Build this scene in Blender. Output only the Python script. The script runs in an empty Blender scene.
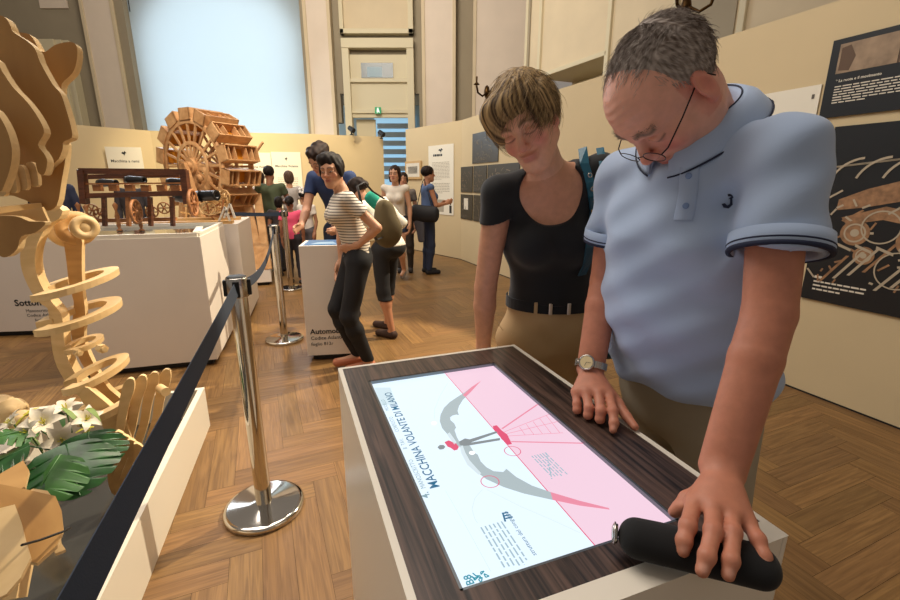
import bpy, math, random
import numpy as np
from mathutils import Vector, Matrix
R_ = math.radians
random.seed(7); rng = np.random.default_rng(7)
SC = bpy.context.scene; COL = SC.collection

# ------------------------------------------------------------------ camera, world, light, exposure
H = 1.42; PITCH = R_(14.73); FPX = 445.0
cp, sp = math.cos(PITCH), math.sin(PITCH)
cam_d = bpy.data.cameras.new('camera'); cam = bpy.data.objects.new('camera', cam_d); COL.objects.link(cam)
cam_d.sensor_width = 36.0; cam_d.lens = 36.0 * FPX / 900.0; cam_d.clip_start = 0.02; cam_d.clip_end = 100
cam.location = (0, 0, H); cam.rotation_euler = (math.pi / 2 - PITCH, 0, 0)
SC.camera = cam
SC.view_settings.view_transform = 'Standard'; SC.view_settings.look = 'None'
SC.view_settings.gamma = 1.0; SC.view_settings.use_curve_mapping = False
SC.view_settings.exposure = 0.0
SC.cycles.use_denoising = True
SC.cycles.max_bounces = 6; SC.cycles.diffuse_bounces = 3; SC.cycles.glossy_bounces = 3
SC.cycles.sample_clamp_indirect = 4.0

wd = bpy.data.worlds.new('room_air'); SC.world = wd; wd.use_nodes = True
wn = wd.node_tree.nodes['Background']
wn.inputs[0].default_value = (1.0, 0.87, 0.75, 1); wn.inputs[1].default_value = 0.255

def light(name, kind, loc, target, energy, color, **kw):
    d = bpy.data.lights.new(name, kind); d.energy = energy; d.color = color
    for k, v in kw.items(): setattr(d, k, v)
    o = bpy.data.objects.new(name, d); COL.objects.link(o); o.location = loc
    o.rotation_euler = (Vector(target) - Vector(loc)).to_track_quat('-Z', 'Y').to_euler()
    return o
light('key_spotlight', 'SPOT', (2.3, 5.0, 4.6), (-1.45, 2.75, 0), 1700, (1.0, 0.86, 0.64), spot_size=R_(38), spot_blend=0.25, shadow_soft_size=0.035)
light('left_spotlight', 'SPOT', (-0.6, 4.6, 4.8), (-2.6, 3.6, 0.6), 420, (1.0, 0.85, 0.66), spot_size=R_(70), spot_blend=0.6, shadow_soft_size=0.05)
light('wheel_spotlight', 'SPOT', (-2.0, 3.6, 4.4), (-3.3, 6.6, 1.4), 360, (1.0, 0.85, 0.66), spot_size=R_(55), spot_blend=0.5, shadow_soft_size=0.05)
light('wall_spotlight', 'SPOT', (-4.6, 8.2, 3.4), (-5.2, 10.2, 1.7), 260, (1.0, 0.82, 0.50), spot_size=R_(95), spot_blend=0.8, shadow_soft_size=0.08)
light('wall_spotlight', 'SPOT', (-2.6, 8.6, 3.6), (-3.4, 10.6, 1.6), 200, (1.0, 0.82, 0.50), spot_size=R_(95), spot_blend=0.8, shadow_soft_size=0.08)
light('room_light', 'AREA', (-1.7, 2.6, 5.2), (-0.4, 2.2, 0), 205, (1.0, 0.90, 0.80), size=3.5)
light('window_light', 'AREA', (-6.3, 10.9, 4.6), (-1.5, 3.0, 1.0), 260, (0.80, 0.90, 1.0), shape='RECTANGLE', size=4.2, size_y=3.6)

light('upper_wall_fill', 'AREA', (-2.2, 6.0, 6.6), (-2.6, 12.5, 4.6), 380, (1.0, 0.90, 0.76), size=3.0)  # fill lamp added to brighten the upper back wall

# ------------------------------------------------------------------ helpers
def ray(px, py):
    a = (px - 450) / FPX; b = (300 - py) / FPX
    return np.array([a, cp + b * sp, -sp + b * cp])
def W(px, py, z=None, Y=None, t=None):
    d = ray(px, py)
    if z is not None: t = (z - H) / d[2]
    elif Y is not None: t = Y / d[1]
    return np.array([0, 0, H]) + d * t
def srgb(c):
    if isinstance(c, str):
        c = [int(c[i:i + 2], 16) for i in (0, 2, 4)]
    return tuple(((v / 255) / 12.92 if v / 255 <= 0.04045 else ((v / 255 + 0.055) / 1.055) ** 2.4) for v in c) + (1.0,)

MATS = {}
def mat(name, col=(200, 200, 200), rough=0.6, metal=0.0, noise=None, bump=None, emit=None, vcol=False, sheen=0, coat=0, sss=0, spec=0.5, alpha=None):
    """noise=(scale, amount) tints the base colour; bump=(scale, strength, distance)."""
    m = bpy.data.materials.new(name); m.use_nodes = True; MATS[name] = m
    nt = m.node_tree; b = nt.nodes['Principled BSDF']
    c = srgb(col)
    b.inputs['Base Color'].default_value = c; b.inputs['Roughness'].default_value = rough
    b.inputs['Metallic'].default_value = metal; b.inputs['Specular IOR Level'].default_value = spec
    if coat: b.inputs['Coat Weight'].default_value = coat; b.inputs['Coat Roughness'].default_value = 0.15
    if sheen: b.inputs['Sheen Weight'].default_value = sheen; b.inputs['Sheen Roughness'].default_value = 0.5
    if sss:
        b.inputs['Subsurface Weight'].default_value = sss; b.inputs['Subsurface Radius'].default_value = (0.012, 0.005, 0.003)
        b.inputs['Subsurface Scale'].default_value = 1.0
    if alpha is not None: b.inputs['Transmission Weight'].default_value = alpha; b.inputs['IOR'].default_value = 1.1
    src = None
    if vcol:
        a = nt.nodes.new('ShaderNodeAttribute'); a.attribute_name = 'Col'; src = a.outputs['Color']
    if noise:
        tc = nt.nodes.new('ShaderNodeTexCoord'); n = nt.nodes.new('ShaderNodeTexNoise')
        n.inputs['Scale'].default_value = noise[0]; n.inputs['Detail'].default_value = 4
        nt.links.new(tc.outputs['Object'], n.inputs['Vector'])
        r = nt.nodes.new('ShaderNodeMapRange'); nt.links.new(n.outputs['Fac'], r.inputs['Value'])
        r.inputs['From Min'].default_value = 0.3; r.inputs['From Max'].default_value = 0.7
        r.inputs['To Min'].default_value = 1 - noise[1]; r.inputs['To Max'].default_value = 1 + noise[1]
        mx = nt.nodes.new('ShaderNodeVectorMath'); mx.operation = 'SCALE'
        if src: nt.links.new(src, mx.inputs[0])
        else: mx.inputs[0].default_value = c[:3]
        nt.links.new(r.outputs[0], mx.inputs['Scale']); src = mx.outputs[0]
    if src: nt.links.new(src, b.inputs['Base Color'])
    if bump:
        tc = nt.nodes.new('ShaderNodeTexCoord'); n = nt.nodes.new('ShaderNodeTexNoise')
        n.inputs['Scale'].default_value = bump[0]; n.inputs['Detail'].default_value = 3
        nt.links.new(tc.outputs['Object'], n.inputs['Vector'])
        bp = nt.nodes.new('ShaderNodeBump'); bp.inputs['Strength'].default_value = bump[1]; bp.inputs['Distance'].default_value = bump[2]
        nt.links.new(n.outputs['Fac'], bp.inputs['Height']); nt.links.new(bp.outputs[0], b.inputs['Normal'])
    if emit:
        b.inputs['Emission Color'].default_value = c; b.inputs['Emission Strength'].default_value = emit
    return m

def wood_mat(name, c1, c2, scale=(1, 12, 1), rough=0.5, coat=0.0, space='Object', plank=False, spec=0.5):
    m = bpy.data.materials.new(name); m.use_nodes = True; MATS[name] = m
    nt = m.node_tree; b = nt.nodes['Principled BSDF']; L = nt.links
    b.inputs['Roughness'].default_value = rough; b.inputs['Specular IOR Level'].default_value = spec
    if coat: b.inputs['Coat Weight'].default_value = coat; b.inputs['Coat Roughness'].default_value = 0.12
    if space == 'Attr':
        tc = nt.nodes.new('ShaderNodeAttribute'); tc.attribute_name = 'grain'; v = tc.outputs['Vector']
    else:
        tc = nt.nodes.new('ShaderNodeTexCoord'); v = tc.outputs['Object']
    mp = nt.nodes.new('ShaderNodeMapping'); mp.inputs['Scale'].default_value = scale; L.new(v, mp.inputs['Vector'])
    n = nt.nodes.new('ShaderNodeTexNoise'); n.inputs['Scale'].default_value = 1.0; n.inputs['Detail'].default_value = 6
    n.inputs['Distortion'].default_value = 1.2; L.new(mp.outputs[0], n.inputs['Vector'])
    rp = nt.nodes.new('ShaderNodeValToRGB'); L.new(n.outputs['Fac'], rp.inputs[0])
    rp.color_ramp.elements[0].position = 0.34; rp.color_ramp.elements[1].position = 0.66
    rp.color_ramp.elements[0].color = srgb(c1); rp.color_ramp.elements[1].color = srgb(c2)
    out = rp.outputs[0]
    if plank:
        a = nt.nodes.new('ShaderNodeAttribute'); a.attribute_name = 'Col'
        mx = nt.nodes.new('ShaderNodeVectorMath'); mx.operation = 'MULTIPLY'
        L.new(out, mx.inputs[0]); L.new(a.outputs['Color'], mx.inputs[1]); out = mx.outputs[0]
    L.new(out, b.inputs['Base Color'])
    bp = nt.nodes.new('ShaderNodeBump'); bp.inputs['Strength'].default_value = 0.15; bp.inputs['Distance'].default_value = 0.002
    L.new(n.outputs['Fac'], bp.inputs['Height']); L.new(bp.outputs[0], b.inputs['Normal'])
    return m

def nrm(v): v = np.asarray(v, float); return v / (np.linalg.norm(v) + 1e-12)
def perp(d):
    d = nrm(d); r = np.array([0, 0, 1.0]) if abs(d[2]) < 0.9 else np.array([1.0, 0, 0])
    a = nrm(np.cross(r, d)); return a, np.cross(d, a)

class MB:
    def __init__(s): s.v = []; s.f = []; s.m = []; s.s = []
    def add(s, vs, fs, mi=0, smooth=False):
        o = len(s.v); s.v += [tuple(map(float, v)) for v in vs]
        for f in fs: s.f.append(tuple(i + o for i in f)); s.m.append(mi); s.s.append(smooth)
        return s
    def box(s, lo, hi, M=None, mi=0):
        x0, y0, z0 = lo; x1, y1, z1 = hi
        vs = [(x0,y0,z0),(x1,y0,z0),(x1,y1,z0),(x0,y1,z0),(x0,y0,z1),(x1,y0,z1),(x1,y1,z1),(x0,y1,z1)]
        if M is not None: vs = [M @ Vector(v) for v in vs]
        return s.add(vs, [(0,3,2,1),(4,5,6,7),(0,1,5,4),(1,2,6,5),(2,3,7,6),(3,0,4,7)], mi)
    def bar(s, a, b, w, h, up=(0,0,1), mi=0):
        a = np.array(a, float); b = np.array(b, float); d = nrm(b - a)
        u = np.cross(up, d); u = nrm(u) if np.linalg.norm(u) > 1e-6 else perp(d)[0]; v = np.cross(d, u)
        vs = [p + u * i * w / 2 + v * j * h / 2 for p in (a, b) for i, j in ((-1,-1),(1,-1),(1,1),(-1,1))]
        return s.add(vs, [(3,2,1,0),(4,5,6,7),(0,1,5,4),(1,2,6,5),(2,3,7,6),(3,0,4,7)], mi)
    def cyl(s, a, b, ra, rb=None, n=16, mi=0, cap=True, smooth=True):
        rb = ra if rb is None else rb; a = np.array(a, float); b = np.array(b, float); u, v = perp(b - a)
        vs = [p + (u * math.cos(t) + v * math.sin(t)) * r for p, r in ((a, ra), (b, rb)) for t in np.linspace(0, 2*math.pi, n, endpoint=False)]
        s.add(vs, [(i, (i+1) % n, n + (i+1) % n, n + i) for i in range(n)], mi, smooth)
        if cap:
            s.add(vs[:n], [tuple(range(n))[::-1]], mi); s.add(vs[n:], [tuple(range(n))], mi)
        return s
    def tube(s, pts, r, n=8, mi=0, closed=False, flat=None):
        P = [np.array(p, float) for p in pts]; N = len(P); vs = []; rr = r if hasattr(r, '__len__') else [r] * N
        ref = None
        for i, p in enumerate(P):
            d = nrm((P[(i+1) % N] if (closed or i < N-1) else P[i]) - (P[i-1] if (closed or i > 0) else P[i]))
            if ref is None: u, v = perp(d)
            else: v = nrm(np.cross(d, ref)); u = np.cross(v, d)
            ref = u
            for t in np.linspace(0, 2*math.pi, n, endpoint=False):
                vs.append(p + u * math.cos(t) * rr[i] + v * math.sin(t) * rr[i] * (flat or 1))
        fs = []
        for i in range(N if closed else N-1):
            for j in range(n):
                k = (i+1) % N
                fs.append((i*n+j, i*n+(j+1) % n, k*n+(j+1) % n, k*n+j))
        s.add(vs, fs, mi, True)
        if not closed: s.add(vs[:n], [tuple(range(n))[::-1]], mi); s.add(vs[-n:], [tuple(range(n))], mi)
        return s
    def lathe(s, prof, c=(0,0,0), axis=(0,0,1), n=32, mi=0):
        u, v = perp(axis); a = nrm(axis); c = np.array(c, float)
        vs = [c + a*z + (u*math.cos(t) + v*math.sin(t))*r for r, z in prof for t in np.linspace(0, 2*math.pi, n, endpoint=False)]
        fs = [(i*n+j, i*n+(j+1) % n, (i+1)*n+(j+1) % n, (i+1)*n+j) for i in range(len(prof)-1) for j in range(n)]
        return s.add(vs, fs, mi, True)
    def ball(s, c, r, n=16, m=10, mi=0, Rm=None):
        r = np.array(r if hasattr(r, '__len__') else [r]*3, float); c = np.array(c, float); vs = []
        Rm = np.eye(3) if Rm is None else Rm
        for i in range(m+1):
            ph = math.pi * i / m
            for j in range(n):
                t = 2*math.pi*j/n; vs.append(c + Rm @ (r * np.array([math.sin(ph)*math.cos(t), math.sin(ph)*math.sin(t), math.cos(ph)])))
        fs = [(i*n+j, (i+1)*n+j, (i+1)*n+(j+1) % n, i*n+(j+1) % n) for i in range(m) for j in range(n)]
        return s.add(vs, fs, mi, True)
    def poly(s, pts, mi=0): return s.add(pts, [tuple(range(len(pts)))], mi)
    def prism(s, pts, off, mi=0, ms=None, holes=()):
        """pts: coplanar 3-d outline, off: extrusion vector; ms = side material"""
        pts = [np.array(p, float) for p in pts]; off = np.array(off, float); n = len(pts); ms = mi if ms is None else ms
        nn = sum((np.cross(pts[i]-pts[0], pts[(i+1) % n]-pts[0]) for i in range(n)), np.zeros(3))
        if np.dot(nn, off) < 0: pts = pts[::-1]
        tri = tess([pts] + [list(h) for h in holes]); allp = pts + [np.array(q, float) for h in holes for q in h]; k = len(allp)
        s.add(allp + [p + off for p in allp], [t[::-1] if same(t, allp, off) else t for t in tri] + [tuple(i + k for i in (t if same(t, allp, off) else t[::-1])) for t in tri], mi)
        s.add(allp + [p + off for p in allp], [(i, (i+1) % n, k + (i+1) % n, k + i) for i in range(n)], ms)
        o = n
        for h in holes:
            q = len(h); s.add(allp + [p + off for p in allp], [(o+i, k+o+i, k+o+(i+1) % q, o+(i+1) % q) for i in range(q)], ms); o += q
        return s
    def mesh(s, name='m'):
        me = bpy.data.meshes.new(name); me.from_pydata(s.v, [], s.f)
        me.polygons.foreach_set('material_index', s.m); me.polygons.foreach_set('use_smooth', s.s); me.update(); return me
def same(t, P, off): return np.dot(np.cross(P[t[1]] - P[t[0]], P[t[2]] - P[t[0]]), off) > 0
def tess(loops):
    from mathutils.geometry import tessellate_polygon
    return [tuple(t) for t in tessellate_polygon([[Vector(p) for p in l] for l in loops])]

def PM(o): return Matrix.Translation(o.location) @ o.rotation_euler.to_matrix().to_4x4()
def wmat(o):
    M = PM(o)
    while o.parent: o = o.parent; M = PM(o) @ M
    return M
def tag(o, label=None, cat=None, group=None, kind=None):
    if label: o['label'] = label
    if cat: o['category'] = cat
    if group: o['group'] = group
    if kind: o['kind'] = kind
    return o
def thing(name, label, cat, loc=(0,0,0), rz=0, group=None):
    o = bpy.data.objects.new(name, None); COL.objects.link(o); o.location = [float(v) for v in loc]; o.rotation_euler = (0, 0, rz)
    o.empty_display_size = 0.1
    return tag(o, label, cat, group)
def obj(name, mb, mats, parent=None, world=False, label=None, bevel=0, cat=None, group=None, kind=None, origin=None):
    me = mb.mesh(name) if isinstance(mb, MB) else mb
    for m in (mats if isinstance(mats, (list, tuple)) else [mats]): me.materials.append(m)
    o = bpy.data.objects.new(name, me); COL.objects.link(o)
    if parent:
        o.parent = parent
        if world: me.transform(wmat(parent).inverted())
    elif origin is not None:
        me.transform(Matrix.Translation([-float(v) for v in origin])); o.location = [float(v) for v in origin]
    if bevel:
        b = o.modifiers.new('bevel', 'BEVEL'); b.width = bevel; b.segments = 2; b.limit_method = 'ANGLE'; b.angle_limit = R_(40)
    return tag(o, label, cat, group, kind)
def struct(name, mb, mats, parent=None, bevel=0): return obj(name, mb, mats, parent, kind=None if parent else 'structure', bevel=bevel)
def copy_tree(o, parent=None):
    c = o.copy(); COL.objects.link(c); c.parent = parent
    for ch in [x for x in COL.objects if x.parent == o]: copy_tree(ch, c)
    return c
def text_mb(mb, s, org, xd, yd, size, mi=0, lift=0.0, align='LEFT', bold=0.0):
    """flat lettering added to mb; org world, xd reading direction, yd up direction"""
    cu = bpy.data.curves.new('t', 'FONT'); cu.body = s; cu.size = size; cu.align_x = align; cu.resolution_u = 2; cu.offset = bold
    o = bpy.data.objects.new('t', cu); COL.objects.link(o)
    dg = bpy.context.evaluated_depsgraph_get(); dg.update(); me = bpy.data.meshes.new_from_object(o.evaluated_get(dg))
    xd = nrm(xd); yd = nrm(yd); n = np.cross(xd, yd); org = np.array(org, float) + n * lift
    mb.add([org + xd * v.co.x + yd * v.co.y for v in me.vertices], [tuple(p.vertices) for p in me.polygons], mi)
    bpy.data.objects.remove(o); bpy.data.curves.remove(cu); bpy.data.meshes.remove(me)
    return mb

# ------------------------------------------------------------------ materials
M_PART = mat('partition_paint', (206, 186, 146), 0.75, noise=(1.5, 0.03))
M_WALL = mat('old_wall_plaster', (214, 196, 164), 0.8, noise=(2, 0.04))
M_WALLG = mat('grey_wall_plaster', (158, 146, 124), 0.8, noise=(2, 0.04))
M_PIL = mat('pilaster_paint', (226, 210, 192), 0.7, noise=(2, 0.03))
M_DOORP = mat('door_paint', (212, 200, 168), 0.6)
M_WHITE = mat('white_lacquer', (226, 216, 204), 0.45, noise=(3, 0.02))
M_WHITEW = mat('white_warm_lacquer', (232, 224, 208), 0.35)
M_DARK = mat('dark_rubber', (22, 20, 20), 0.6)
M_BLACK = mat('black_print', (18, 22, 28), 0.5)
M_CHROME = mat('chrome', (205, 200, 192), 0.09, 1.0)
M_CHROME2 = mat('brushed_chrome', (190, 186, 180), 0.22, 1.0)
M_BELT = mat('belt_webbing', (40, 52, 70), 0.8, bump=(400, 0.3, 0.001))
M_ZEBRA = wood_mat('dark_zebrano_laminate', (22, 14, 12), (92, 70, 60), (3, 75, 3), 0.42, 0.25)
M_OAK = wood_mat('oak_parquet', (116, 84, 48), (146, 110, 66), (3, 60, 1), 0.42, 0.0, 'Attr', True)
M_GAP = mat('floor_joint', (58, 38, 22), 0.8)
M_BLIND = mat('window_blind', (198, 222, 236), 0.9, emit=0.72)
M_GLASSD = mat('dark_pane', (40, 62, 70), 0.15)
M_POSTER = mat('poster_paper', (232, 226, 208), 0.7)
M_PRINT = mat('grey_print', (96, 90, 80), 0.7)
M_PANELB = mat('black_panel_board', (14, 20, 26), 0.4)
M_BRASS = mat('dark_brass', (70, 48, 22), 0.35, 0.9)
M_GREENSIGN = mat('exit_sign_green', (20, 130, 80), 0.5, emit=0.6)

# room frame: the long partition runs 22 degrees left of the viewing direction
def RF(az): a = R_(az); return np.array([-math.sin(a), math.cos(a), 0.0]), np.array([math.cos(a), math.sin(a), 0.0])

# ------------------------------------------------------------------ floor
def make_floor():
    PL, PW = 0.60, 0.118; mb = MB(); cols = []; gr = []
    az = R_(-22 + 45); ca, sa = math.cos(az), math.sin(az)
    k = int(round(PL / PW)); PL = PW * k; g = 0.0007
    cells = []
    # herringbone on a unit grid: horizontal plank of length k at (i+j... ) staircase
    n = 90
    for i in range(-n, n):
        for j in range(-n // k - 2, n // k + 3):
            x = i + j * k; y = i - j * k
            for (ax, ay, hx, hy) in ((x, y, k, 1), (x, y + 1, 1, k)):
                x0, y0 = ax * PW, ay * PW; x1, y1 = (ax + hx) * PW, (ay + hy) * PW
                cx, cy = (x0 + x1) / 2, (y0 + y1) / 2; wx, wy = cx * ca - cy * sa, cx * sa + cy * ca
                if not (-10.5 < wx < 4.6 and -1.6 < wy < 15.5): continue
                vs = [(px * ca - py * sa, px * sa + py * ca, 0.0) for px, py in ((x0+g, y0+g), (x1-g, y0+g), (x1-g, y1-g), (x0+g, y1-g))]
                mb.add(vs, [(0, 1, 2, 3)], 0); b = random.uniform(0.82, 1.14); cols += [(b, b * random.uniform(0.97, 1.02), b * random.uniform(0.94, 1.03), 1)] * 4
                ox, oy = random.uniform(0, 50), random.uniform(0, 50)
                for px, py in ((0, 0), (hx, 0), (hx, hy), (0, hy)):
                    q = (px, py) if hx > hy else (py, px)
                    gr.append((q[0] * PW + ox, q[1] * PW + oy, 0.0))
    me = mb.mesh('floor')
    a = me.color_attributes.new('Col', 'FLOAT_COLOR', 'POINT'); a.data.foreach_set('color', np.array(cols, 'f').ravel())
    a = me.attributes.new('grain', 'FLOAT_VECTOR', 'POINT'); a.data.foreach_set('vector', np.array(gr, 'f').ravel())
    fl = obj('floor', me, M_OAK, kind='structure')
    obj('floor_joint', MB().box((-10.5, -1.6, -0.05), (4.6, 15.5, -0.0006)), M_GAP, fl)
make_floor()

# ------------------------------------------------------------------ partitions and historic walls
def wall_seg(name, a, b, z0, z1, th, m, base=True):
    a = np.array([a[0], a[1], 0.0]); b = np.array([b[0], b[1], 0.0]); d = nrm(b - a); n = np.array([d[1], -d[0], 0])
    if np.dot(n, -(a + b) / 2) < 0: n = -n           # n faces the room
    mb = MB(); q = [a, b, b - n * th, a - n * th]
    mb.prism([p + np.array([0, 0, z0]) for p in q], (0, 0, z1 - z0)); w = struct(name, mb, m)
    if base:
        e = MB(); q = [a + n*0.001, b + n*0.001, b - n*0.01, a - n*0.01]; e.prism([p for p in q], (0, 0, 0.012)); struct('shadow_gap', e, M_DARK, w)
    return d, n
ZP = 2.5
cR0 = np.array([0.21, 8.45, 0]); dR = nrm(np.array([2.25, -5.55, 0]))
cR1 = cR0 + dR * 10.6
nR = wall_seg('wall_right', cR0[:2], cR1[:2], 0, ZP, 0.12, M_PART)[1]
cB = np.array([-0.93, 9.9, 0])
nB = wall_seg('wall_back', cR0[:2], cB[:2], 0, ZP, 0.12, M_PART)[1]
wall_seg('wall_back_left', (-1.62, 11.4), (-3.2, 10.75), 0, ZP, 0.12, M_PART)
nC = wall_seg('wall_back_center', (-3.2, 10.75), (-6.4, 10.1), 0, ZP, 0.12, M_PART)[1]
wall_seg('wall_left', (-6.4, 10.1), (-7.6, 8.6), 0, ZP, 0.12, M_PART)
wall_seg('wall_left_far', (-7.6, 8.6), (-8.4, 4.0), 0, ZP, 0.12, M_PART)

# the historic room behind the partitions
YW = 12.6
def slab(name, px0, px1, z0, z1, Y, th, m, parent=None, bevel=0.0):
    x0 = W(px0, 60, Y=Y)[0]; x1 = W(px1, 60, Y=Y)[0]
    return struct(name, MB().box((x0, Y, z0), (x1, Y + th, z1)), m, parent, bevel)
ZT = 7.6
bw = struct('wall_historic_back', MB().box((-9.4, YW + 0.25, 0), (W(303, 60, Y=YW)[0], YW + 0.5, 2.2)).box((W(303,60,Y=YW)[0], YW + 0.25, 3.0), (W(344,60,Y=YW)[0]-0.2, YW + 0.5, ZT)).box((-13, YW + 0.25, 0), (W(96,60,Y=YW)[0], YW + 0.5, ZT))
    .box((W(418,60,Y=YW)[0], YW + 0.25, 0), (2.6, YW + 0.5, ZT)).box((W(344,60,Y=YW)[0]-0.2, YW+0.25, 3.72), (W(418,60,Y=YW)[0], YW+0.5, ZT)).box((W(96,60,Y=YW)[0], YW+0.25, 7.3), (W(303,60,Y=YW)[0], YW+0.5, ZT)), M_WALLG)
# pilasters
def pilaster(px0, px1, m=M_PIL, th=0.22, Y=YW, t2=0.05):
    x0 = W(px0, 90, Y=Y)[0]; x1 = W(px1, 90, Y=Y)[0]
    p = struct('trim_pilaster', MB().box((x0, Y, 0), (x1, Y + th, ZT)), m, bevel=0.01)
    e = (x1 - x0) * 0.0 + 0.045
    q = MB()
    for x in (x0, x1): q.box((x - e / 2 - 0.02, Y - 0.03, 0), (x + e / 2 + 0.02, Y + th + 0.01, ZT))
    struct('pilaster_moulding', q, M_WALL, p, bevel=0.008)
    return p
pilaster(97, 126); pilaster(310, 333); pilaster(424, 454); pilaster(474, 528, M_PIL)
# window with the drawn blind
wx0, wx1 = W(138, 100, Y=YW)[0], W(306, 100, Y=YW)[0]
win = struct('window_1', MB().box((wx0 - 0.25, YW + 0.02, 2.2), (wx0, YW + 0.42, 7.3)).box((wx1, YW + 0.02, 2.2), (wx1 + 0.12, YW + 0.42, 7.3)).box((wx0 - 0.25, YW + 0.02, 7.2), (wx1 + 0.12, YW + 0.42, 7.4)), M_WALLG)
# blind with a faint frame of the arched window showing as a brighter arch (light behind the cloth)
def blind():
    m = bpy.data.materials.new('blind_cloth'); m.use_nodes = True; nt = m.node_tree; b = nt.nodes['Principled BSDF']; L = nt.links
    b.inputs['Base Color'].default_value = srgb((214, 220, 220)); b.inputs['Roughness'].default_value = 0.9
    b.inputs['Transmission Weight'].default_value = 0.0
    tl = nt.nodes.new('ShaderNodeBsdfTranslucent'); tl.inputs[0].default_value = srgb((224, 232, 236))
    mx = nt.nodes.new('ShaderNodeMixShader'); mx.inputs[0].default_value = 0.7; L.new(b.outputs[0], mx.inputs[1]); L.new(tl.outputs[0], mx.inputs[2])
    L.new(mx.outputs[0], nt.nodes['Material Output'].inputs[0]); return m
struct('blind', MB().box((wx0, YW + 0.20, 2.2), (wx1, YW + 0.204, 7.25)), blind(), win)
# arched daylight pane behind the blind (the sky seen through the real window opening)
def arch():
    cx = (wx0 + wx1) / 2; hw = (wx1 - wx0) / 2 * 0.93; pts = [(cx - hw, YW + 0.55, 2.2), (cx + hw, YW + 0.55, 2.2)]
    for t in np.linspace(0, math.pi, 25): pts.append((cx + hw * math.cos(t), YW + 0.55, 4.75 + hw * 0.86 * math.sin(t)))
    return MB().poly(pts)
M_SKY = mat('daylight_sky', (216, 224, 230), 1.0, emit=2.4)
struct('sky_pane', arch(), M_SKY, win)
struct('blind_cord', MB().tube([(wx0 + 0.1, YW + 0.1, 7.2), (wx0 + 0.1, YW + 0.1, 5.6)], 0.012), M_DARK, win)

# centre door bay: panel, overdoor with pane, doorway
dx = lambda px, Y=YW: W(px, 80, Y=Y)[0]
zz = lambda py, Y=YW: W(400, py, Y=Y)[2]
bay = struct('door_1', MB().box((dx(343), YW + 0.1, zz(117)), (dx(412), YW + 0.2, 4.62)), M_DOORP)
fr = MB()
for a, b in ((343, 350), (407, 414)): fr.box((dx(a), YW + 0.0, 0), (dx(b), YW + 0.22, zz(42)))
fr.box((dx(343), YW - 0.03, zz(48)), (dx(414), YW + 0.22, zz(38))); fr.box((dx(343), YW + 0.02, zz(82)), (dx(414), YW + 0.2, zz(78))); fr.box((dx(350), YW + 0.05, zz(113)), (dx(407), YW + 0.2, zz(109)))
struct('door_frame', fr, M_DOORP, bay, 0.01)
up = MB(); 
up.box((dx(342), YW + 0.02, zz(33)), (dx(414), YW + 0.22, zz(28)))
for a, b in ((342, 346), (409, 414)): up.box((dx(a), YW + 0.02, zz(33)), (dx(b), YW + 0.22, ZT))
struct('door_panel_frame', up, M_DOORP, bay, 0.01)
struct('door_panel', MB().box((dx(346), YW + 0.12, zz(28)), (dx(409), YW + 0.24, ZT)), M_WALL, bay)
struct('door_pane', MB().box((dx(361), YW + 0.08, zz(77)), (dx(393), YW + 0.12, zz(62))), M_GLASSD, bay)
struct('door_pane_reflection', MB().box((dx(367), YW + 0.074, zz(76)), (dx(382), YW + 0.079, zz(66))), mat('pane_reflection_paint', (110, 140, 155), 0.3), bay)  # paler slab painted in as a reflection on the pane
sg = thing('exit_sign', 'small green exit sign above the far doorway', 'sign', (dx(377), YW - 0.02, zz(111)))
obj('sign_box', MB().box((-0.08, -0.02, -0.07), (0.08, 0.02, 0.09)), M_GREENSIGN, sg, bevel=0.005)
obj('running_figure', MB().poly([(-0.02,-0.022,0.05),(0.02,-0.022,0.05),(0.02,-0.022,0.07),(-0.02,-0.022,0.07)]).poly([(-0.03,-0.022,-0.05),(-0.01,-0.022,-0.05),(0.0,-0.022,-0.01),(0.03,-0.022,-0.05),(0.045,-0.022,-0.04),(0.02,-0.022,0.04),(-0.03,-0.022,0.04)]), mat('sign_white', (235,245,238), 0.5, emit=0.6), sg)
# next room seen through the doorway
nr = struct('wall_next_room', MB().box((-4.2, 16.5, 0), (1.5, 16.7, 4.6)), mat('next_room_wall', (186, 206, 210), 0.8))
q = MB()
for i in range(7): q.box((-2.5, 16.3, 1.55 + i * 0.28), (-1.35, 16.34, 1.72 + i * 0.28))
struct('window_2', MB().box((-2.6, 16.38, 1.3), (-1.2, 16.44, 3.7)), mat('next_window', (150, 190, 214), 0.4, emit=0.9))
struct('window_shutter', q, mat('shutter', (206, 218, 220), 0.6), bpy.data.objects['window_2'])
struct('ceiling', MB().box((-4.2, YW + 0.5, 4.0), (1.5, 16.6, 4.1)), M_WALL)
struct('door_2', MB().box((dx(352), YW + 0.3, 0), (dx(372), YW + 0.36, zz(118))), M_DOORP)

# historic wall at the right, behind the long partition
Q0 = np.array([W(528, 60, Y=YW)[0], YW, 0]); hd = nrm(np.array([0.42, -0.91, 0])); hn = np.array([-hd[1], hd[0], 0]); hn = -hn if hn[0] > 0 else hn
Mh = Matrix(((hd[0], -hn[0], 0, W(536,60,Y=10.2)[0]), (hd[1], -hn[1], 0, 10.2), (0, 0, 1, 0), (0, 0, 0, 1)))   # x along the wall towards the viewer, y away from the room
hw = MB()
hw.box((-0.4, 0, 0), (0.15, 0.3, ZT), Mh).box((0.15, 0, 3.55), (2.0, 0.9, ZT), Mh).box((2.0, 0, 0), (12, 0.3, ZT), Mh)
struct('wall_historic_right', hw, M_WALL)
mo = MB()
for x in (-0.38, 0.1, 2.05, 3.35, 4.35, 5.7): mo.box((x, -0.05, 0), (x + 0.09, 0.02, ZT), Mh)
mo.box((0.15, -0.05, 3.5), (2.1, 0.9, 3.58), Mh)
struct('trim_1', mo, M_DOORP, bevel=0.01)
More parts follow.
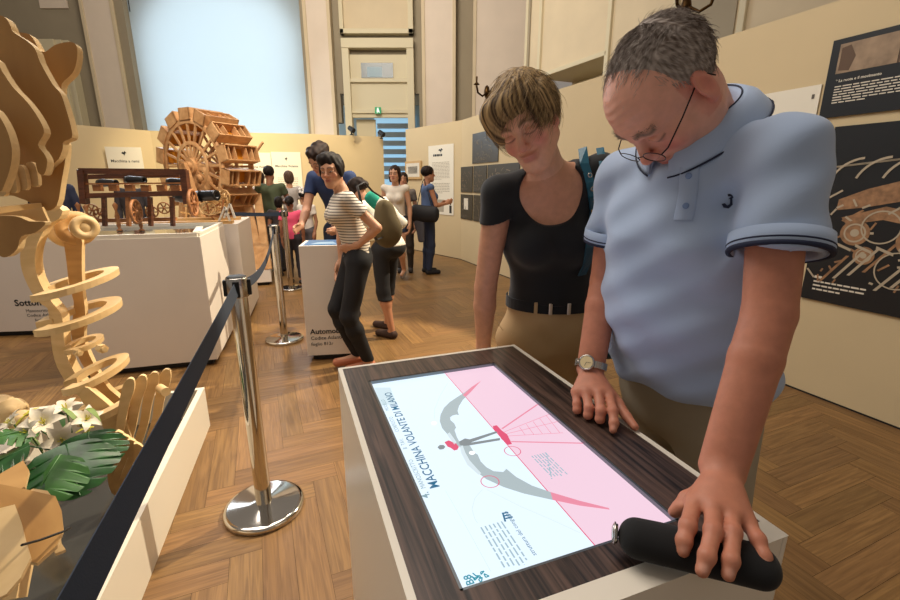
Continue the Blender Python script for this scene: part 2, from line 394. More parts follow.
struct('trim_2', MB().box((3.5, -0.02, 0), (4.3, 0.02, ZT), Mh).box((-0.3, -0.03, 0), (-0.24, -0.01, ZT), Mh), M_WALLG)
struct('door_3', MB().box((0.15, 0.85, 0), (2.0, 0.9, 3.5), Mh).box((0.35, 0.82, 0.2), (0.95, 0.85, 3.2), Mh).box((1.15, 0.82, 0.2), (1.8, 0.85, 3.2), Mh), M_DOORP, bevel=0.01)
# upper-left corner of the historic room
lw = struct('wall_historic_left', MB().box((-13, 9.5, 0), (-12.8, YW + 0.3, ZT)), M_WALLG)
d4 = struct('door_4', MB().box((W(6,60,Y=YW)[0], YW + 0.05, 0), (W(70,60,Y=YW)[0], YW + 0.3, zz(40))), M_DOORP)
e = MB()
for a, b, c in ((0, 72, 0.0), (4, 66, -0.05), (8, 60, -0.1)): e.box((W(a,60,Y=YW)[0], YW + c, zz(48 - c * 60)), (W(b,60,Y=YW)[0], YW + 0.05, zz(40)))
for a in (58, 66): e.box((W(a,60,Y=YW)[0], YW, 0), (W(a + 4,60,Y=YW)[0], YW + 0.05, zz(44)))
struct('door_frame', e, M_DOORP, d4, 0.01)
struct('door_panel', MB().box((W(34,10,Y=YW)[0], YW + 0.2, zz(5)), (W(62,10,Y=YW)[0], YW + 0.24, ZT)), M_PIL, d4)

# ------------------------------------------------------------------ posters and panels
def on_wall(p0, d, n, u0, u1, z0, z1, name, th, m, label, cat, group=None, off=0.004):
    """flat board on a wall: p0 wall start, d direction, n room normal; returns thing + a placing function"""
    c = p0 + d * (u0 + u1) / 2 + n * off
    t = thing(name, label, cat, (c[0], c[1], z0), 0, group)
    a = p0 + d * u0 + n * off; b = p0 + d * u1 + n * off
    q = [a, b, b + n * th, a + n * th]
    obj('board', MB().prism([x + np.array([0, 0, z0]) for x in q], (0, 0, z1 - z0)), m, t, world=True, bevel=0.001)
    def F(s, v, l=0.0015):       # s,v in 0..1 on the face, s grows along d
        return p0 + d * (u0 + (u1 - u0) * s) + n * (off + th + l) + np.array([0, 0, z0 + (z1 - z0) * v])
    return t, F
def rect(mb, F, s0, s1, v0, v1, mi=0, l=0.0015): return mb.poly([F(s0, v0, l), F(s1, v0, l), F(s1, v1, l), F(s0, v1, l)], mi)
def lines(mb, F, s0, s1, v0, v1, n, fill=0.45, mi=0, words=True):
    for i in range(n):
        y1 = v1 - (v1 - v0) * i / n; y0 = y1 - (v1 - v0) / n * fill; x = s0
        while x < s1 - 0.01 * (s1 - s0):
            w = random.uniform(0.06, 0.16) * (s1 - s0); e = min(s1, x + w)
            if i == n - 1 and x > s0 + (s1 - s0) * 0.5: break
            rect(mb, F, x, e, y0, y1, mi); x = e + 0.02 * (s1 - s0)
def ink_bird(mb, F, s, v, w, h, mi=0):   # little dark device drawing above a poster title
    pts = [(-1,.2),(-.5,.75),(0,.45),(.3,1),(.8,.6),(1,.1),(.5,.2),(.35,-.6),(.1,-.2),(0,-1),(-.15,-.2),(-.5,-.1)]
    mb.poly([F(s + x * w, v + y * h) for x, y in pts], mi)
def uR(px, z):      # distance along the right wall for a pixel column at about height z
    lo, hi = 0.0, 10.5
    for _ in range(40):
        m_ = (lo + hi) / 2; p = cR0 + dR * m_; ax = p[1] * cp - (z - H) * sp
        if 450 + FPX * p[0] / ax < px: lo = m_
        else: hi = m_
    return lo
M_SEPIA = mat('sepia_print', (150, 128, 104), 0.7, noise=(14, 0.25))
M_MODEL = mat('model_print', (150, 112, 78), 0.6, noise=(30, 0.3))
M_MODELL = mat('model_print_light', (178, 164, 140), 0.6)
M_CREAM = mat('cream_print', (222, 214, 196), 0.6)
# upper black panel (drawing, text, model foot)
u0, u1 = uR(826, 2.0), uR(826, 2.0) + 1.15
t, F = on_wall(cR0, dR, nR, u0, u1, 1.82, 2.27, 'exhibition_panel', 0.012, M_PANELB, 'black exhibition panel with sepia sketch and white text, upper one on the right wall', 'panel')
g = MB(); rect(g, F, 0.04, 0.30, 0.56, 0.93); rect(g, F, 0.31, 0.58, 0.56, 0.93)
rect(g, F, 0.302, 0.308, 0.56, 0.93, 1); g.poly([F(.05,.6,.002),F(.10,.58,.002),F(.12,.75,.002),F(.09,.9,.002),F(.05,.88,.002)], 1)
obj('sketch_print', g, [M_SEPIA, mat('sepia_dark', (96,74,56), .7)], t, world=True)
g = MB(); a = F(0.05, 0.45); text_mb(g, '* La ruota e il movimento', a, dR, (0,0,1), 0.022, bold=0.0005)
lines(g, F, 0.05, 0.36, 0.16, 0.40, 7, 0.4); obj('lettering', g, M_CREAM, t, world=True)
g = MB(); P2 = [F(s, v, .002) for s, v in ((.44,.05),(.50,.04),(.60,.10),(.58,.22),(.66,.42),(.80,.52),(.80,.45),(.70,.36),(.63,.20),(.66,.08),(.56,-.0+.01),(.45,.015))]
g.poly(P2); obj('model_foot_print', g, M_MODEL, t, world=True)
# lower black panel with the big machine
u0 = uR(818, 1.2) ; u1 = u0 + 1.75
t, F = on_wall(cR0, dR, nR, u0, u1, 0.66, 1.76, 'exhibition_panel', 0.012, M_PANELB, 'large black exhibition panel picturing a wooden geared machine, lower one on the right wall', 'panel')
A = 1.75 / 1.10
def ringp(mb, F, s, v, r, w, mi, a0=0, a1=360, sx=1.0, n=26, l=0.002, sy=1.0):
    ts = [R_(a0 + (a1 - a0) * i / n) for i in range(n + 1)]
    for i in range(n):
        t0, t1 = ts[i], ts[i+1]
        mb.poly([F(s + math.cos(t0)*r*sx/A, v + math.sin(t0)*r*sy, l), F(s + math.cos(t1)*r*sx/A, v + math.sin(t1)*r*sy, l), F(s + math.cos(t1)*(r-w)*sx/A, v + math.sin(t1)*(r-w)*sy, l), F(s + math.cos(t0)*(r-w)*sx/A, v + math.sin(t0)*(r-w)*sy, l)], mi)
g = MB()
for k in range(9):          # curved ribs on top
    ringp(g, F, 0.12 + k * 0.075, 0.66, 0.17, 0.012, 1, 95, 160, 1.0, 8, 0.0035)
for k in range(3): g.poly([F(*q, .0025) for q in ((.0, .78-k*.002), (.30, .83), (.30, .82), (.0, .77))], 1)
g.poly([F(*q, .002) for q in ((.06,.60),(.14,.66),(.22,.70),(.34,.66),(.48,.72),(.62,.68),(.62,.60),(.46,.64),(.34,.58),(.24,.60),(.14,.56),(.06,.54))], 0)
g.poly([F(*q, .002) for q in ((.08,.50),(.2,.57),(.36,.52),(.6,.58),(.6,.52),(.34,.46),(.2,.50),(.1,.46))], 0)
for s, v, r in ((.13,.42,.07),(.30,.40,.085),(.17,.30,.05),(.44,.36,.08),(.58,.42,.07),(.36,.24,.05)):
    ringp(g, F, s, v, r, r, 0, l=.0028); ringp(g, F, s, v, r*.75, r*.12, 1, l=.0034); ringp(g, F, s, v, r*.3, r*.3, 1, l=.004)
ringp(g, F, 0.20, 0.46, 0.09, .008, 1, l=.0045); ringp(g, F, 0.27, 0.24, 0.10, .007, 1, l=.0045)
for k in range(13):         # slanting rods at the bottom
    s = .05 + k * .042; v = .12 + (k % 4) * .03; w_ = .01
    g.poly([F(s, v, .003), F(s + w_, v, .003), F(s + .07 + w_, v + .17, .003), F(s + .07, v + .17, .003)], 1 if k % 3 else 0)
for k in range(8):
    s = .08 + k*.06; g.poly([F(s,.36,.0038),F(s+.05,.33,.0038),F(s+.05,.315,.0038),F(s,.345,.0038)], 1)
for k in range(60):
    s, v = random.uniform(.03,.66), random.uniform(.14,.62); a, b = random.uniform(-.04,.04), random.uniform(-.05,.05); nn_ = math.hypot(a, b) + 1e-6; ex, ey = -b/nn_*.006, a/nn_*.012
    g.poly([F(s,v,.0024),F(s+a,v+b,.0024),F(s+a+ex,v+b+ey,.0024),F(s+ex,v+ey,.0024)], random.choice((0,1,0)))
obj('machine_print', g, [M_MODEL, M_MODELL], t, world=True)
g = MB(); lines(g, F, 0.035, 0.20, 0.05, 0.12, 3, 0.4); rect(g, F, .035, .06, .135, .15); obj('lettering', g, M_CREAM, t, world=True)
# white strip poster behind the man's shoulder
u0, u1 = uR(745, 2.0), uR(822, 2.0)
t, F = on_wall(cR0, dR, nR, u0 - 0.15, u1, 1.35, 2.03, 'title_poster', 0.006, M_POSTER, 'cream poster with a small dark drawing behind the man shoulder on the right wall', 'poster')
g = MB(); ink_bird(g, F, 0.47, 0.90, 0.10, 0.05); rect(g, F, .93, .955, .88, .92, 1); obj('drawing_print', g, [M_BLACK, M_PRINT], t, world=True)
# six black panels beyond the woman
def small_panel(pxa, pxb, za, zb, label, kind):
    u0, u1 = uR(pxa, (za + zb) / 2), uR(pxb, (za + zb) / 2)
    t, F = on_wall(cR0, dR, nR, u0, u1, za, zb, 'exhibition_panel', 0.01, M_PANELB, label, 'panel', 'black panels on the right wall beyond the woman')
    g = MB()
    for k in range(34 if kind == 0 else 12):
        s, v = random.uniform(.05,.8), random.uniform(.1,.8); a, b = random.uniform(-.12,.12), random.uniform(-.12,.12)
        g.poly([F(s,v),F(s+a,v+b),F(s+a+.03,v+b+.02),F(s+.03,v+.02)], random.choice((0,0,1)))
    if kind == 1: rect(g, F, .3, .65, .4, .85, 2)
    lines(g, F, .08, .6, .04, .16, 3, .4, 1)
    obj('model_print', g, [mat('dim_print', (112, 100, 84), .6) if 'dim_print' not in MATS else MATS['dim_print'], MATS['grey_print'], M_CREAM], t, world=True)
small_panel(473, 499, 1.74, 2.22, 'black panel of a wooden machine, topmost of the group beyond the woman', 0)
small_panel(461, 473, 1.26, 1.70, 'black panel at the left end of the middle row beyond the woman', 0)
small_panel(474, 487, 1.26, 1.70, 'black panel second from left in the middle row beyond the woman', 0)
small_panel(488, 520, 1.26, 1.70, 'wide black panel at the right of the middle row beyond the woman', 0)
small_panel(461, 473, 0.78, 1.22, 'black panel with a white sheet, left in the bottom row beyond the woman', 1)
small_panel(474, 487, 0.78, 1.22, 'plain dark panel, second in the bottom row beyond the woman', 0)
# tall poster and small frame on the back wall
dB = nrm(cB - cR0); LB = float(np.linalg.norm(cB - cR0))
def uB(px):
    lo, hi = 0.0, LB
    for _ in range(40):
        m_ = (lo + hi) / 2; p = cR0 + dB * m_; ax = p[1] * cp - 0.3 * sp
        if 450 + FPX * p[0] / ax > px: lo = m_
        else: hi = m_
    return lo
pB = cR0
t, F = on_wall(cR0 + dB * uB(429), -dB, nB, 0, uB(429) - uB(454), 0.82, 2.12, 'title_poster', 0.006, M_POSTER, 'tall white text poster on the back partition beside the woman with a bag', 'poster')
g = MB(); ink_bird(g, F, .5, .92, .09, .035); lines(g, F, .2, .8, .84, .875, 1, .9)
lines(g, F, .15, .85, .50, .76, 13, .35, 1); lines(g, F, .15, .85, .30, .46, 7, .35, 1)
rect(g, F, .1, .62, .04, .22, 1); rect(g, F, .84, .93, .03, .14, 0); ringp(g, F, .885, .165, .05, .05, 0, l=.0015, sx=1.0, sy=.4)
obj('lettering', g, [M_BLACK, mat('fine_grey_print', (168, 160, 142), .7)], t, world=True)
t, F = on_wall(cR0 + dB * uB(405), -dB, nB, 0, uB(405) - uB(422), 1.50, 1.86, 'picture_frame', 0.03, mat('pine_frame', (196, 160, 108), .5), 'small wooden picture frame on the back partition left of the tall poster', 'frame')
g = MB(); rect(g, F, .08, .92, .12, .88); rect(g, F, .2, .8, .3, .7, 1); obj('print', g, [M_CREAM, mat('pale_sketch', (176, 170, 158), .7, noise=(20,.2))], t, world=True)
# posters on the back-left partitions
def back_poster(px0, px1, z0, z1, Y, label, tw=True):
    a = W(px0, 165, Y=Y); b = W(px1, 165, Y=Y); d = np.array([1.0, 0, 0]); n = np.array([0, -1.0, 0])
    d = nrm(np.array([3.2, 0.65, 0])) if Y < 10.6 else np.array([1.0, 0, 0]); n = np.array([d[1], -d[0], 0])
    t, F = on_wall(np.array([a[0], a[1], 0]), d, n, 0, b[0] - a[0], z0, z1, 'title_poster', 0.006, M_POSTER, label, 'poster', 'title posters on the back partitions')
    g = MB(); v = 1 - 0.16 / (z1 - z0); ink_bird(g, F, .5, v, .045, .05 / (z1 - z0)); text_mb(g, 'Macchina Volante', F(.5, v - .17 / (z1 - z0)), d, (0, 0, 1), 0.07, align='CENTER', bold=.001)
    obj('lettering', g, M_BLACK, t, world=True)
    if z1 - z0 > 1:
        g = MB(); lines(g, F, .15, .85, .1, .55, 14, .3); obj('body_text', g, MATS['fine_grey_print'], t, world=True)
def yC(px):   # depth on the centre-back partition
    a = np.array([-3.2, 10.75]); b = np.array([-6.4, 10.1])
    for k in np.linspace(0, 1, 400):
        p = a + (b - a) * k
        if 450 + FPX * p[0] / (p[1] * cp - .3 * sp) <= px: return p[1] - 0.02
    return 10.1
back_poster(272, 300, 0.85, 2.1, yC(286) - 0.06, 'tall white title poster on the far partition above the visitors')
back_poster(243, 270, 0.85, 2.08, yC(256) - 0.06, 'white poster on the far partition just right of the wooden wheel')
t, F = on_wall(W(108, 165, Y=9.35) * np.array([1,1,0]), nrm(np.array([1.2, 1.5, 0])) * 0 + nrm(np.array([1.0, 0.35, 0])), nrm(np.array([0.35, -1.0, 0])), 0, 0.62, 1.66, 2.12, 'title_sign', 0.006, M_POSTER, 'white title sign standing behind the brown wooden machine', 'sign')
g = MB(); ink_bird(g, F, .5, .72, .07, .12); text_mb(g, 'Macchina a remi', F(.5, .36), (1.0, .35, 0), (0, 0, 1), 0.075, align='CENTER', bold=.001); obj('lettering', g, M_BLACK, t, world=True)

# wall lights (brass candle sconces), spot heads, door closer thing
def sconce(px, py, Y, label, sc=1.0):
    c = W(px, py, Y=Y); t = thing('wall_sconce', label, 'wall light', c, 0, 'brass candle sconces')
    g = MB().lathe([(0,-.09*sc),(.03*sc,-.07*sc),(.045*sc,0),(.03*sc,.07*sc),(0,.10*sc)], (0, .02, 0), n=14); obj('wall_plate', g, M_BRASS, t)
    for k in (-1, 1):
        g = MB().tube([(0,0,0),(k*.07*sc,-.08*sc,-.07*sc),(k*.14*sc,-.12*sc,-.03*sc),(k*.16*sc,-.13*sc,.06*sc)], .014*sc, 8).lathe([(0,0),(.045*sc,.012*sc),(.03*sc,.03*sc),(.018*sc,.04*sc)], (k*.16*sc,-.13*sc,.06*sc), n=12)
        g.cyl((k*.16*sc,-.13*sc,.1*sc), (k*.16*sc,-.13*sc,.18*sc), .013*sc); obj('arm', g, M_BRASS, t)
sconce(487, 92, 10.6, 'brass candle sconce on the pale wall left of the woman head', 1.5)
sconce(687, 6, 5.6, 'brass candle sconce above the man head', 1.3)
def spot_head(px, py, Y, label):
    c = W(px, py, Y=Y); t = thing('spotlight', label, 'spotlight', c, 0, 'black spotlights on the partition tops')
    obj('lamp_head', MB().cyl((-.04,0,.03), (.07,-.06,-.05), .05, .06), M_BLACK, t); obj('bracket', MB().cyl((0,.02,-.12), (0,0,.04), .015).cyl((0,.02,-.13),(0,.02,-.11),.04), M_BLACK, t)
spot_head(351, 129, 10.85, 'black spotlight on top of the partition above the striped woman')
spot_head(381, 133, 11.2, 'smaller black spotlight at the partition end beside the doorway')
sw = thing('door_intercom', 'small black box on the wall between the woman and the man', 'box', W(612, 134, Y=5.4)); obj('casing', MB().box((-.05,-.02,-.07),(.05,.02,.07)), M_BLACK, sw, bevel=.005); obj('button', MB().cyl((0,-.02,.02),(0,-.026,.02),.012), M_CHROME2, sw)

# ------------------------------------------------------------------ touch table in the foreground
TA = R_(20.0); TU = np.array([math.sin(TA), -math.cos(TA), 0]); TV = np.array([math.cos(TA), math.sin(TA), 0]); T0 = np.array([-0.326, 1.2, 0.0])
TW_, TL_, TZ = 0.575, 0.885, 0.90
def TP(u, v, z): return T0 + TU * u + TV * v + np.array([0, 0, z])
def tbox(mb, u0, u1, v0, v1, z0, z1, mi=0): return mb.prism([TP(u0,v0,z0), TP(u1,v0,z0), TP(u1,v1,z0), TP(u0,v1,z0)], (0,0,z1-z0), mi)
kt = thing('touch_table', 'white touchscreen table with dark wood top in the foreground, leaned on by the man', 'table', TP(TL_/2, TW_/2, 0), R_(-70))
g = MB(); rim = .012
tbox(g, 0, TL_, 0, TW_, 0.05, TZ - .05); tbox(g, 0, TL_, 0, rim, TZ - .05, TZ); tbox(g, 0, TL_, TW_-rim, TW_, TZ - .05, TZ); tbox(g, 0, rim, rim, TW_-rim, TZ-.05, TZ); tbox(g, TL_-.036, TL_, rim, TW_-rim, TZ-.05, TZ)
obj('cabinet', g, M_WHITEW, kt, world=True, bevel=.0025)
obj('plinth_base', tbox(MB(), .03, TL_-.03, .03, TW_-.03, 0, .05), M_DARK, kt, world=True)
S = (.115, .802, .070, .446)    # screen opening u0,u1,v0,v1
g = MB(); a, b = rim, TL_ - .036
tbox(g, a, S[0], rim, TW_-rim, TZ-.045, TZ-.001); tbox(g, S[1], b, rim, TW_-rim, TZ-.045, TZ-.001); tbox(g, S[0], S[1], rim, S[2], TZ-.045, TZ-.001); tbox(g, S[0], S[1], S[3], TW_-rim, TZ-.045, TZ-.001)
obj('wood_top', g, None or M_ZEBRA, kt, world=True)
g = MB(); e = .0045
for (u0,u1,v0,v1) in ((S[0],S[0]+e,S[2],S[3]),(S[1]-e,S[1],S[2],S[3]),(S[0],S[1],S[2],S[2]+e),(S[0],S[1],S[3]-e,S[3])): tbox(g, u0,u1,v0,v1, TZ-.03, TZ-.002)
obj('screen_frame', g, mat('steel_bezel', (120,128,134), .3, .8), kt, world=True)
def emat(n, c, s=1.0):
    m = mat(n, c, .35, emit=s); b = m.node_tree.nodes['Principled BSDF']; b.inputs['Base Color'].default_value = (0.02,0.02,0.02,1); return m
SE = 1.25; ZS = TZ - .010
scr = obj('screen', tbox(MB(), S[0]+e, S[1]-e, S[2]+e, S[3]-e, ZS - .02, ZS), emat('screen_white', (212, 228, 240), SE), kt, world=True)
def SP(px, py, l=1): return W(px, py, z=ZS + .0004 * l)
def A_(x, y): return (360 + x / 4.286, 360 + y / 4.286)
def B_(x, y): return (460 + x / 2.5, 360 + y / 2.5)
def C_(x, y): return (400 + x / 4.613, 470 + y / 4.613)
def spoly(mb, pts, l=1, mi=0):
    P = [SP(x, y, l) for x, y in pts]; return mb.add(P, [t if np.cross(P[t[1]]-P[t[0]], P[t[2]]-P[t[0]])[2] > 0 else t[::-1] for t in tess([P])], mi)
def sline(mb, pts, w, l=2, mi=0):
    for (a, b) in zip(pts[:-1], pts[1:]):
        a = SP(*a, l); b = SP(*b, l); d = nrm(b - a); n = np.cross(d, (0,0,1)) * w / 2; mb.add([a+n, a-n, b-n, b+n], [(3,2,1,0)] if np.cross(-2*n, b-a)[2] < 0 else [(0,1,2,3)], mi)
M_PINK = emat('screen_pink', (222, 190, 206), SE); M_SGREY = emat('screen_grey', (158, 172, 176), SE); M_SRED = emat('screen_red', (206, 74, 108), SE); M_SRED2 = emat('screen_rose', (214, 128, 150), SE)
M_SBLUE = emat('screen_blue', (36, 96, 128), SE); M_SLIGHT = emat('screen_light_line', (196, 210, 216), SE)
def u_at(s): return S[0] + e + (S[1] - S[0] - 2*e) * s
def v_at(s): return S[2] + e + (S[3] - S[2] - 2*e) * s
L0 = SP(444.5, 372.7); L1 = SP(594.4, 545)
def toUV(p): r = p - T0; return r @ TU, r @ TV
(ua, va), (ub, vb) = toUV(L0), toUV(L1); k0 = va + (vb - va) * (u_at(0) - ua) / (ub - ua); k1 = va + (vb - va) * (u_at(1) - ua) / (ub - ua)
g = MB().poly([TP(u_at(0), k0, ZS+.0003), TP(u_at(1), k1, ZS+.0003), TP(u_at(1), v_at(1), ZS+.0003), TP(u_at(0), v_at(1), ZS+.0003)])
obj('pink_field', g, M_PINK, scr, world=False).data.transform(wmat(kt).inverted())
def sp_obj(name, mb, m): return obj(name, mb, m, scr, world=True)
g = MB(); d_ = nrm(TP(u_at(1), k1, 0) - TP(u_at(0), k0, 0)); n_ = np.cross(d_, (0,0,1)) * .0009; a = TP(u_at(0), k0, ZS+.0007); b = TP(u_at(1), k1, ZS+.0007)
sp_obj('dividing_line', g.add([a+n_, b+n_, b-n_, a-n_], [(0,1,2,3)]), M_SRED)
g = MB()
g1 = [A_(*p) for p in ((520,88),(478,116),(450,138),(415,160),(385,180),(360,205),(345,235),(342,262),(352,292),(378,322),(402,350),(418,372),(432,362),(415,330),(405,300),(412,290),(404,272),(388,258),(386,246),(396,238),(412,234),(424,236),(418,218),(424,198),(440,172),(470,142))]
g2 = [A_(420,362), A_(438,392)] + [B_(*p) for p in ((8,238),(22,256),(42,280),(66,298),(110,318),(160,334),(232,350),(226,330),(180,314),(140,292),(116,272),(108,280),(84,278),(66,268),(52,254),(44,236),(36,232),(26,216),(8,200))]
spoly(g, g1, 2); spoly(g, g2, 2); sp_obj('flying_machine_wing', g, M_SGREY)
g = MB(); spoly(g, [A_(520,88), A_(478,116), A_(440,150), A_(452,158), A_(474,138)], 3); sp_obj('wing_tip', g, M_SRED2); g = MB(); spoly(g, [B_(*p) for p in ((226,330),(300,352),(372,370),(374,374),(300,364),(232,350))], 3); sp_obj('wing_tip', g, M_SRED2)
g = MB()
sline(g, [B_(105,172), B_(194,111)], .004); sline(g, [B_(118,184), B_(248,153)], .0015); sline(g, [B_(120,190), B_(258,182)], .0015); sline(g, [B_(110,180), B_(222,136)], .0015); sline(g, [B_(128,204), B_(310,208)], .004)
for k in range(5): a = .3 + k * .16; sline(g, [B_(118 + 104*a, 182 - 46*a), B_(122 + 136*a, 190 - 8*a)], .0012)
sp_obj('tail_frame', g, M_SRED2)
g = MB(); spoly(g, [B_(*p) for p in ((82,165),(92,163),(104,176),(118,186),(130,210),(120,212),(104,198),(94,182),(84,172))], 4)
spoly(g, [A_(*p) for p in ((362,352),(380,344),(398,352),(412,358),(424,372),(418,384),(404,388),(388,376),(376,372))], 4); sp_obj('pilot_tail_joint', g, M_SRED)
g = MB(); spoly(g, [A_(*p) for p in ((332,374),(342,364),(358,364),(366,372),(358,382),(342,384))], 3); spoly(g, [A_(*p) for p in ((424,350),(450,336),(470,340),(600,300),(600,308),(474,354),(600,334),(600,344),(470,366),(445,368),(428,364))], 3); sp_obj('pilot_figure', g, emat('screen_pilot', (120, 128, 132), SE))
g = MB(); spoly(g, [A_(428,372), A_(440,366), A_(452,398), A_(470,430), A_(520,486), A_(508,492), A_(460,450), A_(434,400)], 4); spoly(g, [A_(372,318), A_(384,310), A_(414,352), A_(404,362)], 4); sp_obj('machine_frame', g, M_SLIGHT)
def sring(mb, cx, cy, rx, ry, w, l=5, n=28):
    c = SP(cx, cy, l); r = np.linalg.norm(SP(cx + rx, cy, l) - c)
    for i in range(n):
        a, b = 2*math.pi*i/n, 2*math.pi*(i+1)/n
        f = lambda t, q: c + np.array([math.cos(t) * q, math.sin(t) * q, 0]); mb.add([f(a,r), f(b,r), f(b,r-w), f(a,r-w)], [(0,1,2,3)])
for (cx, cy, rx) in ((512.5, 451, 8.5), (490, 481.5, 9.5)):
    g = MB(); sring(g, cx, cy, rx, rx, .0016); sp_obj('marker_ring', g, M_SRED)
g = MB()
for (cx, cy) in ((434, 423), (460 + 30/2.5, 360 + 232/2.5)): 
    c = SP(cx, cy, 4); g.add([c + np.array([math.cos(t), math.sin(t), 0]) * .006 for t in np.linspace(0, 2*math.pi, 14, endpoint=False)], [tuple(range(14))])
sp_obj('bright_dot', g, emat('screen_dot', (255, 255, 255), 1.5))
g = MB(); sline(g, [C_(400,90), C_(560,170), C_(700,230), B_(300,432)], .0010); sline(g, [C_(380,90), C_(345,130), C_(332,180), C_(345,225), C_(358,245)], .0010); sline(g, [A_(375,100), A_(345,150), A_(320,210), A_(318,255)], .0010); sline(g, [C_(210,95), C_(310,270), C_(420,470)], .0008)
sp_obj('guide_line', g, M_SLIGHT)
# lettering: read from the man's side, starting near the camera
g = MB(); xd = -TU; yd = -TV
o = SP(440, 487, 2); o2 = SP(393.5, 405, 2); Lt = np.linalg.norm(o2 - o)
cu_size = .0305
text_mb(g, 'MACCHINA VOLANTE DI MILANO', o, xd, yd, cu_size * Lt / .385, bold=.0003)
sp_obj('title_lettering', g, M_SBLUE)
g = MB(); o = SP(430.5, 497, 2); text_mb(g, '4.', o, xd, yd, .022, bold=.0004); o = SP(426, 488, 2); text_mb(g, 'MANOSCRITTO', o, xd, yd, .013); text_mb(g, 'B  TAV.', o + xd * .13, xd, yd, .013); text_mb(g, 'CORPOSTO', o + xd * .20, xd, yd, .013); text_mb(g, 'MODELLO', o + xd * .30, xd, yd, .013)
sp_obj('small_lettering', g, emat('screen_text', (120, 150, 160), SE))
g = MB(); P = [A_(62,118), A_(130,118), A_(156,186), A_(88,196)]; spoly(g, P, 1); sp_obj('thumbnail', g, emat('screen_thumb', (190, 210, 218), SE))
g = MB()
def tlines(mb, p0, p1, rows, step, fill, l=2):
    """rows of small words; p0->p1 first row (pixels), step to the next row in metres along v"""
    a = SP(*p0, l); b = SP(*p1, l); d = nrm(b - a); Ln = np.linalg.norm(b - a); s = np.cross((0,0,1), d); s = s if s @ TV > 0 else -s
    for r in range(rows):
        x = 0.0; end = Ln * random.uniform(.85, 1.0)
        while x < end:
            w = random.uniform(.006, .018); q = min(end, x + w); o_ = a + s * step * r
            P = [o_ + d*x, o_ + d*q, o_ + d*q + s*step*fill, o_ + d*x + s*step*fill]; mb.add(P, [(0,1,2,3)] if np.cross(P[1]-P[0], P[2]-P[0])[2] > 0 else [(3,2,1,0)]); x = q + .003
tlines(g, C_(370,265), C_(490,470), 6, .0072, .36); tlines(g, B_(214,232), B_(228,298), 1, .006, .4); tlines(g, B_(178,240), B_(232,296), 6, .0062, .4)
sp_obj('paragraph_lettering', g, emat('screen_para', (148, 172, 184), SE))
g = MB(); o = SP(*C_(632,392), 2); text_mb(g, 'struttura del congegno', o, xd, yd, .0105); tri = [C_(470,205), C_(500,196), C_(484,212), C_(520,210), C_(490,222), C_(524,226), C_(480,234)]
for k in range(3): sline(g, [C_(470 + 8*k, 200 + 12*k), C_(500 + 10*k, 196 + 10*k)], .003); 
sline(g, [C_(474,198), C_(486,238)], .003); sp_obj('heading_lettering', g, M_SBLUE)
g = MB()
for (x, y) in ((335,475),(352,488),(340,500),(372,470),(388,478),(330,490),(362,505)):
    a = C_(x, y); b = C_(x + random.uniform(10, 24), y + random.uniform(-12, 12)); c = C_(x + random.uniform(-4, 20), y + random.uniform(8, 18)); sline(g, [a, b, c, a], .0018)
o = SP(*C_(345, 525), 2); text_mb(g, 'B8', o, xd, yd, .016, bold=.0003); sp_obj('logo', g, emat('screen_teal', (20, 130, 150), SE))

# ------------------------------------------------------------------ rope barrier
def stanchion(x, y, label):
    t = thing('barrier_post', label, 'barrier post', (x, y, 0), 0, 'chrome barrier posts')
    obj('base', MB().lathe([(0,0),(.165,0),(.17,.004),(.17,.020),(.163,.027),(.15,.029),(.06,.034),(.04,.040),(0,.040)], n=56), M_CHROME, t)
    obj('pole', MB().lathe([(.0335,.03),(.0335,.985)], n=32), M_CHROME, t)
    h = obj('belt_cassette', MB().lathe([(.0335,.985),(.040,.987),(.041,.99),(.041,1.058),(.039,1.064),(0,1.064)], n=32), M_CHROME2, t)
    obj('cap', MB().lathe([(.036,1.064),(.036,1.067),(.03,1.070),(0,1.070)], n=32), M_DARK, h)
    g = MB()
    for k in range(4):
        a = k * math.pi / 2 + R_(20); c, s = math.cos(a), math.sin(a); Mx = Matrix(((c,-s,0,0),(s,c,0,0),(0,0,1,0),(0,0,0,1)))
        g.box((.036, -.012, .992), (.050, .012, 1.055), Mx)
    obj('belt_slot', g, M_DARK, h, bevel=.002); return t
PB = [np.array([-.836, 1.705]), np.array([-1.545, 3.93]), np.array([-2.2, 6.0])]
stanchion(*PB[0], 'chrome barrier post nearest the camera, beside the flower planter')
stanchion(*PB[1], 'chrome barrier post in the middle, left of the kiosk by the striped woman')
stanchion(*PB[2], 'farthest chrome barrier post, left of the girl in pink')
P0 = PB[0] + np.array([.326, -.945]) * 1.95
def belt(a, b, label, sag=.01, tw0=0, tw1=0, z=1.024, w=.048):
    a = np.array([*a, z]); b = np.array([*b, z]); d = nrm(b - a); n = np.cross(d, (0,0,1)); a = a + d*.045; b = b - d*.045; g = MB(); N = 24; vs = []
    for i in range(N+1):
        s = i / N; c = a + (b-a)*s + np.array([0,0,-4*sag*s*(1-s)]); tw = tw0 + (tw1-tw0) * s; u = np.array([0,0,1]) * math.cos(tw) + n * math.sin(tw); v = np.cross(d, u)
        vs += [c + u*w/2 + v*.0008, c - u*w/2 + v*.0008, c - u*w/2 - v*.0008, c + u*w/2 - v*.0008]
    fs = [(4*i+j, 4*i+(j+1)%4, 4*i+4+(j+1)%4, 4*i+4+j) for i in range(N) for j in range(4)] + [(3,2,1,0), tuple(4*N+j for j in range(4))]
    g.add(vs, fs); return obj('barrier_belt', g, M_BELT, label=label, cat='belt', group='dark barrier belts', origin=a)
belt(PB[0], P0, 'dark belt running from the nearest post past the flower planter towards the viewer', .004, R_(10), R_(10))
belt(PB[0], PB[1], 'dark belt between the nearest and the middle barrier post', .11, 0, 0)
